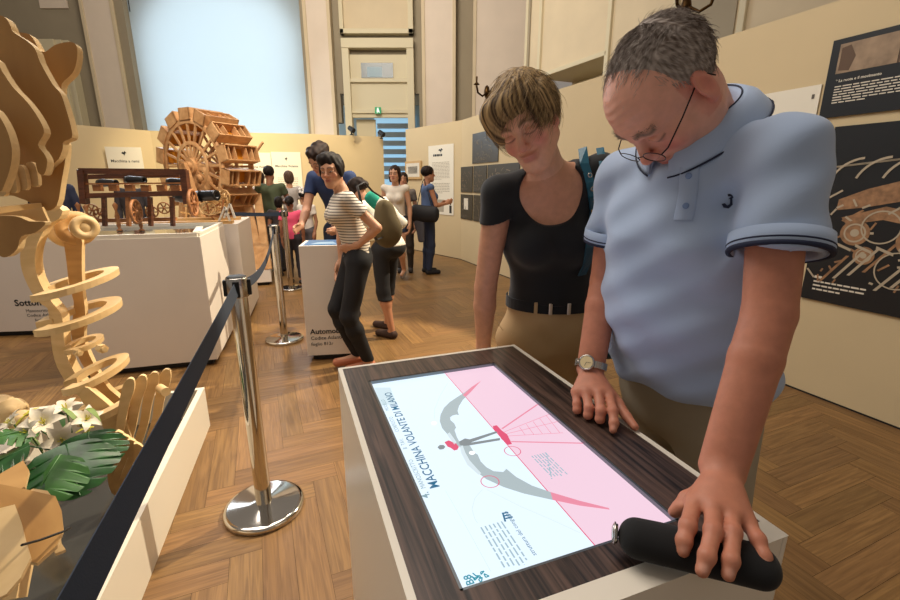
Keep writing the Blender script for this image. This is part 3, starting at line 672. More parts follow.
belt(PB[2], PB[2] + np.array([-.75, .05]), 'short dark belt at the farthest barrier post', .01)
stanchion(P0[0], P0[1], 'chrome barrier post standing beside the camera')

# ------------------------------------------------------------------ white plinths and kiosk
def plinth(name, label, c, d, w, l, z, cat='plinth', group=None, m=None):
    """c = front right corner, d = direction of depth (away), front runs to the left"""
    d = nrm(np.array([*d, 0])); s = np.array([-d[1], d[0], 0]); c = np.array([*c, 0.0]); t = thing(name, label, cat, c + (s*w + d*l)/2, 0, group)
    F = lambda u, v, zz_: c + s*u + d*v + np.array([0,0,zz_])
    obj('body', MB().prism([F(0,0,.05), F(w,0,.05), F(w,l,.05), F(0,l,.05)], (0,0,z-.05)), m or M_WHITE, t, world=True, bevel=.004)
    obj('recessed_foot', MB().prism([F(.04,.04,0), F(w-.04,.04,0), F(w-.04,l-.04,0), F(.04,l-.04,0)], (0,0,.05)), M_DARK, t, world=True)
    return t, F, s, d
DD = (-.292, .956)
pA, FA, sA, dA = plinth('display_plinth', 'large white plinth under the dark brown wooden machine', (-1.87, 3.34), DD, 1.02, 1.0, 1.03)
pA2, FA2, _, _ = plinth('display_plinth', 'white plinth with a lit side, behind the brown machine and before the wooden wheel', (-2.09, 4.42), DD, 1.1, 1.0, 1.03)
pC, FC, sC, dC = plinth('display_plinth', 'white plinth with printed title behind the lion tail', (-3.60, 4.10), (-.12, .99), 1.15, .9, 1.03)
g = MB(); o = FC(.60, -.002, .30) - sC * .0
text_mb(g, 'Sottomarino', FC(.50, -.002, .30), -sC, (0,0,1), .085, bold=.002); obj('title_lettering', g, M_BLACK, pC, world=True)
g = MB(); text_mb(g, 'Manoscritto di Leicester', FC(.42, -.002, .235), -sC, (0,0,1), .042); text_mb(g, 'Codice Atlantico', FC(.42, -.002, .19), -sC, (0,0,1), .042); text_mb(g, 'foglio 881r', FC(.36, -.002, .145), -sC, (0,0,1), .036); obj('subtitle_lettering', g, M_BLACK, pC, world=True)
# tray edges on top of the first plinth
g = MB()
for (a, b) in ((FA(.02,.02,1.045), FA(1.0,.02,1.045)), (FA(.02,.02,1.045), FA(.02,.98,1.045)), (FA(1.0,.02,1.045), FA(1.0,.98,1.045)), (FA(.02,.98,1.045), FA(1.0,.98,1.045))): g.bar(a, b, .03, .03)
obj('tray_edge', g, M_WHITEW, pA, world=True); 
g = MB(); g.bar(FA(.03,.05,1.06), FA(.10,.5,1.06), .05, .012); obj('tray_label', g, M_WHITEW, pA, world=True)
mt = MB().prism([FA(.04,.04,1.031), FA(.98,.04,1.031), FA(.98,.96,1.031), FA(.04,.96,1.031)], (0,0,.003)); obj('mirror_sheet', mt, mat('mirror_sheet', (150,160,165), .05, .9), pA, world=True)
kk, FK, sK, dK = plinth('info_kiosk', 'white kiosk with a small screen and printed title, beside the striped woman', (-.79, 3.47), (-.15, .99), .38, .36, .95, 'kiosk')
g = MB(); text_mb(g, 'Automobile', FK(.345, -.002, .235), -sK, (0,0,1), .060, bold=.0016); obj('title_lettering', g, M_BLACK, kk, world=True)
g = MB(); text_mb(g, 'Codice Atlantico', FK(.345, -.002, .185), -sK, (0,0,1), .042, bold=.0004); text_mb(g, 'foglio 812r', FK(.345, -.002, .135), -sK, (0,0,1), .040, bold=.0002); obj('subtitle_lettering', g, M_BLACK, kk, world=True)
obj('screen', MB().prism([FK(.03,.03,.951), FK(.35,.03,.951), FK(.35,.34,.951), FK(.03,.34,.951)], (0,0,.004)), emat('kiosk_screen', (70, 130, 176), .9), kk, world=True)
obj('screen_picture', MB().prism([FK(.10,.06,.956), FK(.30,.06,.956), FK(.26,.16,.956), FK(.14,.2,.956)], (0,0,.001)), emat('kiosk_screen_light', (190, 220, 236), .9), kk, world=True)
# low plinth under the wheel
pW, FW, _, _ = plinth('display_plinth', 'low plinth carrying the tall wooden wheel', (-2.56, 6.25), (-.35,.94), 1.9, 1.05, .22)

# ------------------------------------------------------------------ plywood materials
M_PLY = wood_mat('plywood_face', (190, 146, 88), (212, 168, 108), (3, 3, 14), .55)
M_PLYD = wood_mat('plywood_face_brown', (172, 128, 72), (192, 148, 88), (5, 5, 1.2), .5)
M_EDGE = mat('plywood_edge', (236, 204, 150), .6, noise=(60, .06))
M_PLYL = wood_mat('pale_plywood', (218, 184, 128), (234, 202, 150), (3, 3, 12), .55)
M_BROWN = wood_mat('dark_brown_wood', (70, 36, 18), (104, 58, 32), (6, 6, 30), .4, .2)
M_BROWNL = wood_mat('mid_brown_wood', (142, 88, 48), (176, 118, 70), (8, 8, 20), .5)
M_YEL = mat('yellow_box_floor', (214, 142, 34), .5)

def ribbed(px_pts, P0, n, th):
    """outline given in photo columns/rows, set on the plane through P0 with normal n"""
    n = nrm(n); out = []
    for (x, y) in px_pts:
        d = ray(x, y); o = np.array([0,0,H]); t = np.dot(P0 - o, n) / np.dot(d, n); out.append(o + d*t)
    return out
def smooth_loop(pts, k=3, closed=True):
    P = [np.array(p, float) for p in pts]; N = len(P); out = []
    for i in range(N if closed else N-1):
        p0, p1, p2, p3 = (P[(i-1) % N] if closed or i else P[i]), P[i], P[(i+1) % N], (P[(i+2) % N] if closed or i < N-2 else P[(i+1) % N])
        for j in range(k):
            t = j / k; out.append(.5*((2*p1) + (-p0+p2)*t + (2*p0-5*p1+4*p2-p3)*t*t + (-p0+3*p1-3*p2+p3)*t**3))
    if not closed: out.append(P[-1])
    return out
def plate(name, px, P0, n, th, parent, m=None, label=None, sm=3, me=None):
    q = smooth_loop(ribbed(px, np.array(P0, float), n, th), sm); g = MB().prism(q, nrm(n) * th, 0, 1)
    return obj(name, g, [m or M_PLYD, me or M_EDGE], parent, world=True, label=label)

# ------------------------------------------------------------------ wooden lion, seen from behind its mane to its curled tail
lion = thing('wooden_lion', 'large plywood lion model with layered mane plates and ringed tail in the planter', 'sculpture', (-1.75, 1.75, .23))
c1 = W(40, 120, t=1.42); nP = nrm(np.array([.22, -.97, .05]))
plate('mane_plate', [(-60,30),(-20,22),(0,20),(12,21),(18,29),(21,36),(32,43),(42,52),(47,65),(54,78),(60,88),(67,96),(72,110),(77,128),(78,139),(70,143),(69,150),(65,160),(56,168),(50,176),(30,170),(0,160),(-60,150)], c1, nP, .034, lion)
plate('ear_plate', [(18,34),(26,36),(36,38),(42,46),(46,53),(52,55),(60,49),(70,46),(79,46),(83,52),(82,66),(78,76),(68,86),(67,95),(60,96),(40,80),(20,60)], W(50, 60, t=1.52), nP, .034, lion)
plate('mane_plate', [(-60,66),(-30,60),(0,60),(10,74),(20,89),(35,105),(46,121),(51,134),(45,146),(51,155),(54,163),(51,175),(45,173),(41,158),(33,150),(20,138),(8,120),(-60,110)], W(30, 120, t=1.32), nP, .032, lion)
plate('mane_plate', [(-50,112),(-20,108),(0,110),(9,120),(16,134),(20,150),(19,166),(14,182),(9,192),(5,184),(2,170),(-10,160),(-50,150)], W(8, 150, t=1.24), nP, .032, lion)
plate('neck_plate', [(-50,150),(-10,140),(30,150),(52,146),(70,142),(71,158),(67,182),(62,206),(48,210),(20,196),(-50,190)], W(40, 175, t=1.47), nP, .03, lion)
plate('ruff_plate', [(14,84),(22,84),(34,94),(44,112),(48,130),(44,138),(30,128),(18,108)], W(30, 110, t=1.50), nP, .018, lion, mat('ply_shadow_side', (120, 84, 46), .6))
plate('belly_plate', [(-50,222),(-10,216),(22,216),(36,221),(52,222),(42,232),(28,236),(24,248),(14,256),(6,254),(0,244),(-50,246)], W(20, 230, t=1.36), nP, .03, lion)
g = MB()
for k in range(4):
    a = W(-2 + k*11, 182 - k*3, t=1.30 + .015*k); g.prism(smooth_loop([a + np.array(v) for v in ((-.012,0,-.035),(.014,0,-.035),(.018,0,.018),(.004,0,.032),(-.012,0,.02))], 3), (0,.012,0), 0, 1)
obj('chest_slats', g, [M_PLYL, M_EDGE], lion)
lion.children  # parts above are stored in world space through the parent inverse
bpy.data.objects['chest_slats'].data.transform(wmat(lion).inverted())
g = MB(); a = W(-40, 228, t=1.34); b = W(46, 214, t=1.42); g.bar(a, b, .02, .045); a = W(-40, 214, t=1.30); b = W(40, 206, t=1.46); g.bar(a, b, .03, .02); obj('shoulder_beam', g, M_PLYL, lion, world=True)
# the tail: two long side strips, cross blocks, flat half rings and the scroll on top
def tailpt(px, py, t=2.12): return W(px, py, t=t)
nT = nrm(np.array([.25, -.97, .0])); cT = W(70, 300, t=2.12)
strip = [(62,205),(52,205),(44,210),(37,220),(32,234),(29,248),(29,262),(33,276),(40,290),(49,301),(55,305),(57,318),(58,332),(60,348),(64,362),(72,376),(82,388),(92,396),(99,400),(104,394),(94,384),(84,372),(77,360),(73,348),(71,336),(70,322),(68,310),(60,300),(52,288),(46,276),(43,262),(44,248),(48,236),(54,226),(60,221),(66,218),(70,210)]
plate('tail_strip', strip, cT, nT, .06, lion, M_PLYL, sm=2)
strip2 = [(68,232),(84,236),(85,250),(85,270),(86,292),(88,306),(88,322),(87,336),(92,352),(100,368),(108,382),(100,384),(92,372),(84,360),(78,346),(74,330),(76,316),(77,300),(73,286),(70,262)]
plate('tail_strip', strip2, cT + np.array([.0, .09, 0]), nT, .03, lion, M_PLY, sm=2)
# scroll discs
sc = tailpt(80, 229); ax = nrm(np.array([.80, -.58, .12]))
for k, (r, o_) in enumerate(((.088, .08), (.080, .03), (.056, -.03))):
    c = sc - ax * o_ * 1.0 + np.array([-.035 + .022*k, 0, .004]); nm = 'tail_scroll'
    g = MB().lathe([(r*.42,0),(r,0),(r,.030),(r*.42,.030),(r*.42,0)], c, ax, 30); obj(nm, g, M_PLYL if k != 1 else M_PLY, lion, world=True)
obj('scroll_boss', MB().lathe([(0,-.01),(.03,-.01),(.034,0),(.034,.05),(.026,.056),(0,.058)], sc + ax*.0 + np.array([.010,0,.004]), ax, 20), M_PLYL, lion, world=True)
# flat half rings around the tail
def half_ring(px, py, rx, ry, w, tilt, t=2.12, gap=0.0, yaw=0.0, th=.022, nm='tail_ring'):
    c = tailpt(px, py, t); u = np.array([math.cos(yaw), math.sin(yaw), tilt]); v = np.array([-math.sin(yaw), math.cos(yaw), .12]); out, inn = [], []
    for a in np.linspace(math.pi + .4, -math.pi * .62, 34): out.append(c + u*rx*math.cos(a) + v*ry*math.sin(a))
    for a in np.linspace(-math.pi * .62, math.pi + .4, 34): inn.append(c + u*(rx-w)*math.cos(a) + v*(ry-w)*math.sin(a))
    # open crescent made as a quad strip solid
    g = MB(); m_ = len(out); inn = inn[::-1]; up_ = np.array([0,0,th]); vs = []
    for o_, i_ in zip(out, inn): vs += [o_, i_, i_ + up_, o_ + up_]
    fs = []; mi = []
    for i in range(m_-1):
        for j in range(4): fs.append((4*i+j, 4*i+(j+1) % 4, 4*i+4+(j+1) % 4, 4*i+4+j))
    fs += [(3,2,1,0), tuple(4*(m_-1)+j for j in range(4))]; g.add(vs, fs, 0)
    obj(nm, g, [M_PLYL], lion, world=True)
half_ring(77, 286, .155, .20, .062, .16, th=.03); half_ring(80, 318, .155, .20, .062, .13, th=.03); half_ring(97, 376, .115, .16, .05, .22, 2.08, th=.03); half_ring(110, 406, .12, .15, .05, .2, 2.05, th=.03)
half_ring(84, 346, .075, .09, .03, .1, 2.14)
for (x, y, r) in ((100, 348, .02), (76, 352, .016)):
    c = tailpt(x, y, 2.02); obj('tail_bolt', MB().cyl(c, c + ax*.05, r, n=6, smooth=False).cyl(c + ax*.05, c + ax*.06, r*.5), M_PLYL, lion, world=True)
# lower tail and haunch strips down to the plinth
plate('tail_strip', [(88,384),(100,392),(112,402),(124,414),(132,428),(134,444),(126,450),(116,440),(106,424),(96,410),(84,396)], W(110, 415, t=2.02), nT, .03, lion, M_PLYL)
plate('tail_strip', [(100,372),(112,386),(126,398),(138,410),(134,420),(120,412),(106,398),(94,384)], W(115, 395, t=2.10), nT, .03, lion, M_PLY)
# row of rib plates (haunch)
for k in range(4):
    x = 122 + k*12; y = 388 - k*3; tt = 1.98 + k*.06
    plate('haunch_rib', [(x,y+4),(x+3,y-6),(x+8,y-11),(x+13,y-9),(x+13,y+1),(x+9,y+12),(x+6,y+24),(x+3,y+40),(x-2,y+56),(x-8,y+70),(x-13,y+68),(x-10,y+54),(x-5,y+38),(x-3,y+22)], W(x, y+20, t=tt), nrm(np.array([.35,-.93,0])), .018, lion, M_PLYL)
obj('haunch_bolt', MB().cyl(W(160,388,t=2.08), W(166,392,t=2.02), .02), M_PLYL, lion, world=True)
for k in range(4):
    x = 116 + k*6; y = 430 + k*4; plate('haunch_strut', [(x,y),(x+10,y+4),(x+12,y+20),(x+4,y+40),(x+6,y+62),(x-4,y+60),(x-8,y+40),(x,y+18)], W(x, y+20, t=1.86), nrm(np.array([.5,-.85,0])), .02, lion, M_PLY)
# far-left scrolls and near paw plates
for k, (x, y) in enumerate(((2, 408), (14, 410), (24, 420))):
    c = W(x, y, t=1.95 - .05*k); g = MB().lathe([(0,0),(.060-.008*k,0),(.060-.008*k,.03),(.03,.03),(.03,.04),(0,.04)], c, nrm(np.array([.4,-.85,.2])), 24); obj('paw_scroll', g, M_PLYL, lion, world=True)
nL = nrm(np.array([.5, -.45, .72]))
plate('paw_plate', [(-40,490),(0,488),(30,494),(56,500),(62,514),(64,532),(58,548),(38,566),(20,562),(4,552),(-40,560)], W(30, 520, t=1.18), nL, .035, lion, M_PLYD, sm=1)
plate('paw_plate', [(-40,520),(0,512),(16,508),(22,524),(26,540),(32,560),(22,580),(8,596),(-10,606),(-40,606)], W(10, 560, t=1.06), nL, .03, lion, M_PLYL, sm=1)
plate('paw_plate', [(0,478),(14,470),(24,464),(30,474),(26,490),(10,496),(-6,494)], W(15, 480, t=1.30), nL, .03, lion, M_PLY, sm=1)
plate('paw_plate', [(20,500),(34,492),(48,494),(56,504),(62,546),(66,552),(56,556),(40,520),(26,512)], W(45, 520, t=1.24), nL, .03, lion, M_PLYL, sm=1)
obj('paw_string', MB().tube([W(22,545,t=1.03), W(40,540,t=1.12), W(62,532,t=1.15), W(70,528,t=1.2)], .003), M_DARK, lion, world=True)
obj('paw_leg', MB().bar(W(10,600,t=1.15), W(20,552,t=1.2), .05, .05), M_PLYL, lion, world=True)

# ------------------------------------------------------------------ planter box (low white box with a mirror floor)
e1 = nrm(np.array([-.30, .954, 0])); e2 = np.array([-e1[1], e1[0], 0])     # away, left
pc = np.array([-1.455, 2.42, 0])          # back right corner
PF = lambda u, v, z: pc - e1*u + e2*v + np.array([0,0,z])
pl = thing('flower_planter', 'long low white planter box with mirror floor, holding the wooden lion', 'planter', PF(1.2, .6, 0))
g = MB(); th = .03
for (u0,u1,v0,v1) in ((0,2.6,0,th),(0,th,th,1.5),(0,2.6,1.5,1.53)): g.prism([PF(u0,v0,0), PF(u1,v0,0), PF(u1,v1,0), PF(u0,v1,0)], (0,0,.25))
obj('side_board', g, M_WHITEW, pl, world=True, bevel=.003)
obj('mirror_floor', MB().prism([PF(th,th,.05), PF(2.6,th,.05), PF(2.6,1.5,.05), PF(th,1.5,.05)], (0,0,.03)), mat('mirror_floor', (120,118,112), .12, .75), pl, world=True)
obj('inner_bench', MB().prism([PF(.28,.62,.08), PF(1.35,.62,.08), PF(1.35,1.5,.08), PF(.28,1.5,.08)], (0,0,.20)), M_WHITEW, pl, world=True, bevel=.004)

# ------------------------------------------------------------------ leaves and lilies
M_LEAF = mat('dark_leaf', (30, 74, 30), .35, noise=(30, .3)); M_LEAF2 = mat('pale_leaf', (118, 142, 60), .5, noise=(20, .25)); M_LEAF3 = mat('mid_leaf', (58, 104, 44), .4, noise=(20, .2))
M_LILY = mat('lily_petal', (232, 222, 200), .6, noise=(20, .06)); M_YELG = mat('yellow_stem', (196, 190, 60), .5)
def frond(c, d, L, Wd, m, name, label, cat, group, lobes=4, up=.35):
    """a lobed leaf with stem; d = direction it points"""
    d = nrm(d); s = nrm(np.cross(d, (0,0,1))); n = np.cross(s, d); t = thing(name, label, cat, c, 0, group)
    N = 36; per = N // (lobes + 2)
    f = lambda a, b: np.array(c) + d*L*a + s*Wd*b + n * (-.30*Wd*b*b - .22*L*a*a + .012*math.cos(9*a)*abs(b))
    g = MB()
    for sgn in (1, -1):
        rows = []
        for i in range(N+1):
            a = i/N; w_ = .60*math.sin(math.pi*(.14 + .84*a)**.85)**.8
            if 2 < i < N-2 and (i + (per//2 if sgn < 0 else 0)) % per == 0: w_ *= .42
            rows.append([f(min(1.0, a + .16*w_*q*q), sgn*w_*q) for q in (0, .35, .7, 1.0)])
        vs = [p for r_ in rows for p in r_]; fs = [(4*i+k, 4*i+k+1, 4*i+5+k, 4*i+4+k) for i in range(N) for k in range(3)]
        g.add(vs, fs, 0, True); g.add([p - n*.0012 for p in vs], [q[::-1] for q in fs], 0, True)
    obj('blade', g, m, t, world=True); obj('stem', MB().tube([f(.98,0)+n*.001, f(.5,0)+n*.002, f(0,0), np.array(c) - d*L*.3 - np.array([0,0,.05])], .003, 6), m, t, world=True)
    return t
GL = 'glossy lobed leaves in the planter'
leafs = [((88,432),1.72,(.3,-.4,-.35),.17,.20,'large dark lobed leaf at the right of the flower bunch'),
 ((66,444),1.66,(.45,-.45,-.25),.22,.24,'large dark lobed leaf hanging over the planter bench edge'),
 ((60,455),1.62,(.05,-.8,-.35),.20,.22,'dark lobed leaf lowest in the middle of the bunch'),
 ((30,446),1.62,(-.5,-.5,-.1),.18,.18,'dark lobed leaf in the left of the flower bunch'),
 ((6,462),1.58,(-.3,-.6,-.2),.17,.16,'dark leaf at the left picture edge above the paw'),
 ((40,430),1.72,(-.2,-.2,.1),.14,.14,'mid green leaf under the white lilies')]
for (px, t_, d, L, Wd, lb) in leafs: frond(W(*px, t=t_), np.array(d), L, Wd, M_LEAF if 'mid' not in lb else M_LEAF3, 'lobed_leaf', lb, 'leaf', GL)
def lily(c, r, d, label):
    t = thing('lily', label, 'flower', c, 0, 'white lilies in the planter'); d = nrm(d); u, v = perp(d)
    for k in range(6):
        a = k*math.pi/3; o = u*math.cos(a) + v*math.sin(a); s = np.cross(d, o); g = MB(); rows = []
        for i in range(6):
            x = i/5; p = np.array(c) + d*(r*(.75*x - .45*x*x*x)) + o*(r*(.08 + .9*x**1.3)); w = r*.26*math.sin(math.pi*min(.97, .12 + .86*x)); rows.append([p - s*w + d*w*.3, p, p + s*w + d*w*.3])
        vs = [q for rr in rows for q in rr]; fs = []
        for i in range(5):
            for j in range(2): fs.append((3*i+j, 3*i+j+1, 3*i+3+j+1, 3*i+3+j))
        g.add(vs, fs, 0, True); g.add([q - d*.0015 for q in vs], [f[::-1] for f in fs], 0, True); obj('petal', g, M_LILY, t, world=True)
    g = MB()
    for k in range(4):
        a = k*1.6; g.tube([np.array(c), np.array(c) + d*r*.5 + (u*math.cos(a) + v*math.sin(a))*r*.15], .002, 5)
    obj('stamen', g, M_YELG, t, world=True); obj('stem', MB().tube([np.array(c), np.array(c) - d*r*.5 - np.array([0,0,.08])], .003, 5), M_LEAF3, t, world=True)
for (px, t_, r, d, lb) in (((44,424),1.74,.075,(.3,-.5,.7),'white lily in the middle of the flower bunch'), ((62,440),1.70,.07,(.5,-.6,.3),'white lily drooping at the front of the bunch'), ((86,420),1.80,.06,(.6,-.3,.6),'white lily at the right end of the bunch'),
   ((30,434),1.70,.065,(-.2,-.6,.6),'white lily left of centre above dark leaves'), ((66,410),1.86,.06,(.1,-.2,1),'white lily at the back of the bunch'), ((14,424),1.75,.06,(-.5,-.4,.7),'white lily beside the wooden scrolls')): lily(W(*px, t=t_), r, np.array(d), lb)
# pale blades
BL = sorted(random.uniform(20, 105) for _ in range(15)); ORD = ('leftmost', 'second from left', 'middle', 'second from right', 'rightmost')
for k in range(15):
    px = (BL[k], random.uniform(404, 446)); c = W(*px, t=random.uniform(1.74, 1.86)); a = random.uniform(-.4, 3.4); L = random.uniform(.08, .16); d = nrm(np.array([math.cos(a), -abs(math.sin(a))*.8, random.uniform(-.2, .5)])); s = np.cross(d, (0,0,1)); g = MB()
    rows = []
    for i in range(7):
        x = i/6; w = .011*math.sin(math.pi*min(.98, .1+.88*x)); p = c + d*L*x + np.array([0,0,-.08*x*x]); rows += [p - s*w, p + s*w]
    fs = [(2*i, 2*i+1, 2*i+3, 2*i+2) for i in range(6)]; g.add(rows, fs, 0, True); g.add([p - np.array([0,0,.001]) for p in rows], [f[::-1] for f in fs], 0, True)
    obj('grass_blade', g, (M_LEAF2, M_YELG, M_LEAF3)[k % 3], label='slender %s blade among the lilies, %s of the five %s ones' % (('olive', 'yellow-green', 'mid-green')[k % 3], ORD[k // 3], ('olive', 'yellow-green', 'mid-green')[k % 3]), cat='leaf', group='slender blades among the lilies', origin=c)

# ------------------------------------------------------------------ brown wooden machine on the first plinth
def WY(px, py, Y): return W(px, py, Y=Y)
bm = thing('wooden_machine', 'dark brown wooden frame machine with rails and small cannons on the big white plinth', 'model', FA(.5, .5, 1.034))
Ym = 3.75
fx = lambda px, py, k=0.0: WY(px, py, Ym + k)
g = MB(); g.bar(fx(80,171), fx(186,172), .035, .045); obj('top_rail', g, M_BROWN, bm, world=True)
g = MB(); g.bar(fx(82,196), fx(186,193), .035, .04); obj('lower_rail', g, M_BROWN, bm, world=True)
g = MB(); g.bar(fx(84,177,.45), fx(180,175,.45), .035, .04); obj('rear_rail', g, M_BROWN, bm, world=True)
g = MB(); g.bar(fx(84,184), fx(186,183), .02, .012); g.bar(fx(86,221,.1), fx(176,219,.1), .03, .03); obj('thin_rail', g, M_BROWNL, bm, world=True)
for a in ((82,170,87,230), (184,170,190,230)): obj('end_post', MB().bar(fx(a[0],a[1]), fx(a[2]-2,a[3]-26), .05, .05), M_BROWN, bm, world=True)
for x in (104, 128, 150, 172):
    obj('upright', MB().bar(fx(x,197), fx(x+1,226), .028, .028), M_BROWNL if x in (128,) else M_BROWN, bm, world=True)
for x in (98, 114, 130, 146, 162, 176): obj('spacer_block', MB().bar(fx(x-4,188,.02), fx(x+4,188,.02), .035, .05), M_BROWNL, bm, world=True)
def small_wheel(c, r, ax, parent, m, n=10, name='wheel', th=.02):
    u, v = perp(ax); g = MB(); g.lathe([(r*.82,-th/2),(r,-th/2),(r,th/2),(r*.82,th/2),(r*.82,-th/2)], c, ax, 24).lathe([(0,-th*.8),(r*.18,-th*.8),(r*.18,th*.8),(0,th*.8)], c, ax, 10)
    for k in range(n): a = 2*math.pi*k/n; d = u*math.cos(a)+v*math.sin(a); g.bar(c + d*r*.12, c + d*r*.85, th*.6, th*.6, up=ax)
    return obj(name, g, m, parent, world=True)
for (x, y, r) in ((193, 203, .11), (136, 212, .10)): small_wheel(fx(x, y, -.1), r, np.array([.93,.2,0]), bm, M_BROWNL, 8)
for (x, y) in ((176,182),(134,180),(106,183)):
    c = fx(x, y, .2); obj('cannon', MB().lathe([(0,-.08),(.03,-.08),(.035,-.04),(.026,.10),(.03,.11),(.018,.11),(.018,.0)], c, (.95,-.25,.0), 14), mat('gunmetal', (60,60,62), .3, .8) if 'gunmetal' not in MATS else MATS['gunmetal'], bm, world=True)
# lathe-like details: turned spindles and small gear towers at the left end
for (x, y0, y1) in ((84,202,236),(92,204,238),(120,202,232),(142,202,232)):
    a = fx(x, y1, -.05); b = fx(x, y0, -.05); a[2] = max(a[2], 1.036); L = b[2]-a[2]; g = MB().lathe([(.0,0),(.022,0),(.022,.01),(.008,.02),(.016,.04*L/.2),(.008,.07*L/.2),(.018,.1*L/.2),(.008,.14*L/.2),(.02,.18*L/.2),(.0,L)], (a[0],a[1],a[2]), n=12); obj('spindle', g, M_BROWNL, bm, world=True)
for (x, y) in ((92,210),(100,214),(152,212),(164,208)): small_wheel(fx(x, y, .12), .05, np.array([.3,-.9,0]), bm, M_BROWNL, 6, 'gear', .015)

# ------------------------------------------------------------------ model with many small parts behind it
sm_ = thing('geared_model', 'pale wooden geared model with rods and small wheels between brown machine and big wheel', 'model', FA2(.3, .3, 1.03))
for k in range(26):
    x = random.uniform(186, 226); y = random.uniform(190, 219); c = WY(x, y, 4.75 + random.uniform(-.2, .25)); a = random.uniform(0, 3.14)
    d = np.array([math.cos(a), .3*random.uniform(-1,1), math.sin(a)*.8]); L = random.uniform(.08, .22); obj('rod', MB().bar(c - d*L/2, c + d*L/2, .012, .016), random.choice((M_PLYL, M_PLY, M_BROWNL)), sm_, world=True)
for k in range(8): small_wheel(WY(random.uniform(188,226), random.uniform(196,214), 4.8 + random.uniform(-.2,.2)), random.uniform(.04,.09), nrm(np.array([random.uniform(-.6,.6),-1,0])), sm_, random.choice((M_PLYL, M_PLY)), 6, 'gear', .014)
g = MB().bar(FA2(.05,.1,1.045), FA2(1.0,.1,1.045), .12, .03).bar(FA2(.05,.6,1.045), FA2(1.0,.6,1.045), .12, .03); obj('base_board', g, M_PLY, sm_, world=True)
obj('cannon', MB().lathe([(0,-.14),(.04,-.14),(.055,-.06),(.05,.14),(.055,.16),(.03,.16),(.03,0)], WY(203,196,4.6), (.97,-.2,.05), 14), MATS['gunmetal'], sm_, world=True)
obj('cannon', MB().lathe([(0,-.14),(.04,-.14),(.055,-.06),(.05,.14),(.055,.16),(.03,.16),(.03,0)], WY(187,197,4.6), (.97,-.2,.05), 14), MATS['gunmetal'], sm_, world=True)
for (x,y) in ((225,207),(230,204)): obj('white_bracket', MB().bar(WY(x-6,y+14,4.4), WY(x,y,4.4), .02, .015).bar(WY(x+5,y+14,4.4), WY(x,y,4.4), .02, .015), M_WHITEW, sm_, world=True)

# ------------------------------------------------------------------ tall wooden wheel with boxes
wl = thing('treadwheel_model', 'tall wooden treadwheel with spokes and yellow-floored boxes round its rim, under the window', 'model', (-3.25, 7.0, .22))
wc = WY(193, 166, 6.35); wax = nrm(np.array([.44, .90, 0])); u_, v_ = perp(wax); wdep = .46; RW = .62
M_WH = wood_mat('reddish_ply', (190, 140, 90), (222, 176, 124), (6, 6, 6), .55)
for s_, nm in ((0.0, 'front_rim'), (wdep, 'rear_rim')):
    c = wc + wax*s_; g = MB().lathe([(RW*.88,-.015),(RW,-.015),(RW,.015),(RW*.88,.015),(RW*.88,-.015)], c, wax, 48); obj(nm, g, M_WH, wl, world=True)
    g = MB().lathe([(RW*.44,-.012),(RW*.52,-.012),(RW*.52,.012),(RW*.44,.012),(RW*.44,-.012)], c, wax, 40); obj('inner_rim', g, M_WH, wl, world=True)
    for k in range(20):
        a = 2*math.pi*k/20; d = u_*math.cos(a) + v_*math.sin(a); obj('spoke', MB().bar(c + d*.06, c + d*RW*.92, .03, .022, up=wax), M_WH, wl, world=True)
obj('hub', MB().cyl(wc - wax*.10, wc + wax*(wdep+.1), .055, n=20).cyl(wc - wax*.05, wc + wax*.03, .10, n=20), M_WH, wl, world=True)
obj('drum', MB().lathe([(.10,-.05),(.20,-.05),(.20,.05),(.10,.05),(.10,-.05)], wc - wax*.02 + np.array([.14,0,-.16]), wax, 28).lathe([(0,-.07),(.05,-.07),(.05,.07),(0,.07)], wc - wax*.02 + np.array([.14,0,-.16]), wax, 14), M_WH, wl, world=True)
for k in range(14):
    a = 2*math.pi*(k+.5)/14; d = u_*math.cos(a) + v_*math.sin(a); tdir = np.cross(wax, d); c = wc + d*(RW+.03) + wax*wdep/2
    # box open outwards: two end boards, floor board, back board
    hw_ = wdep/2 + .03; q = MB(); W2 = .105
    f = lambda x, y, z: c + wax*x + tdir*y + d*z
    def bx(mb, x0,x1,y0,y1,z0,z1,mi=0): mb.prism([f(x0,y0,z0), f(x1,y0,z0), f(x1,y1,z0), f(x0,y1,z0)], d*(z1-z0), mi); return mb
    b_ = obj('box', bx(bx(bx(bx(MB(), -hw_, hw_, -W2, -W2+.015, -.06, .09), -hw_, hw_, W2-.015, W2, -.06, .09), -hw_, -hw_+.015, -W2, W2, -.06, .09), hw_-.015, hw_, -W2, W2, -.06, .09), M_WH, wl, world=True)
    obj('box_floor', bx(MB(), -hw_+.02, hw_-.02, -W2+.02, W2-.02, -.05, -.035), M_YEL, b_, world=True)
    for j in range(5): 
        x = -hw_*.7 + j*hw_*.35; 
        if j != 2: obj('box_divider', bx(MB(), x-.006, x+.006, -W2+.016, W2-.016, -.03, .07), M_WH, b_, world=True)
for s_ in (-.12, wdep + .12):
    c = wc + wax*s_
    for k in (-1, 1):
        foot = c + np.cross(wax, (0,0,1))*k*.42; foot[2] = .262; obj('support_leg', MB().bar(foot, c + np.array([0,0,.03]), .07, .06, up=wax), M_WH, wl, world=True)
    a = c + np.cross(wax,(0,0,1))*.5; b = c - np.cross(wax,(0,0,1))*.5; a[2] = b[2] = .256; obj('ground_beam', MB().bar(a, b, .08, .06), M_WH, wl, world=True)
tw = wc + wax*.9 + np.array([.1,0,0])
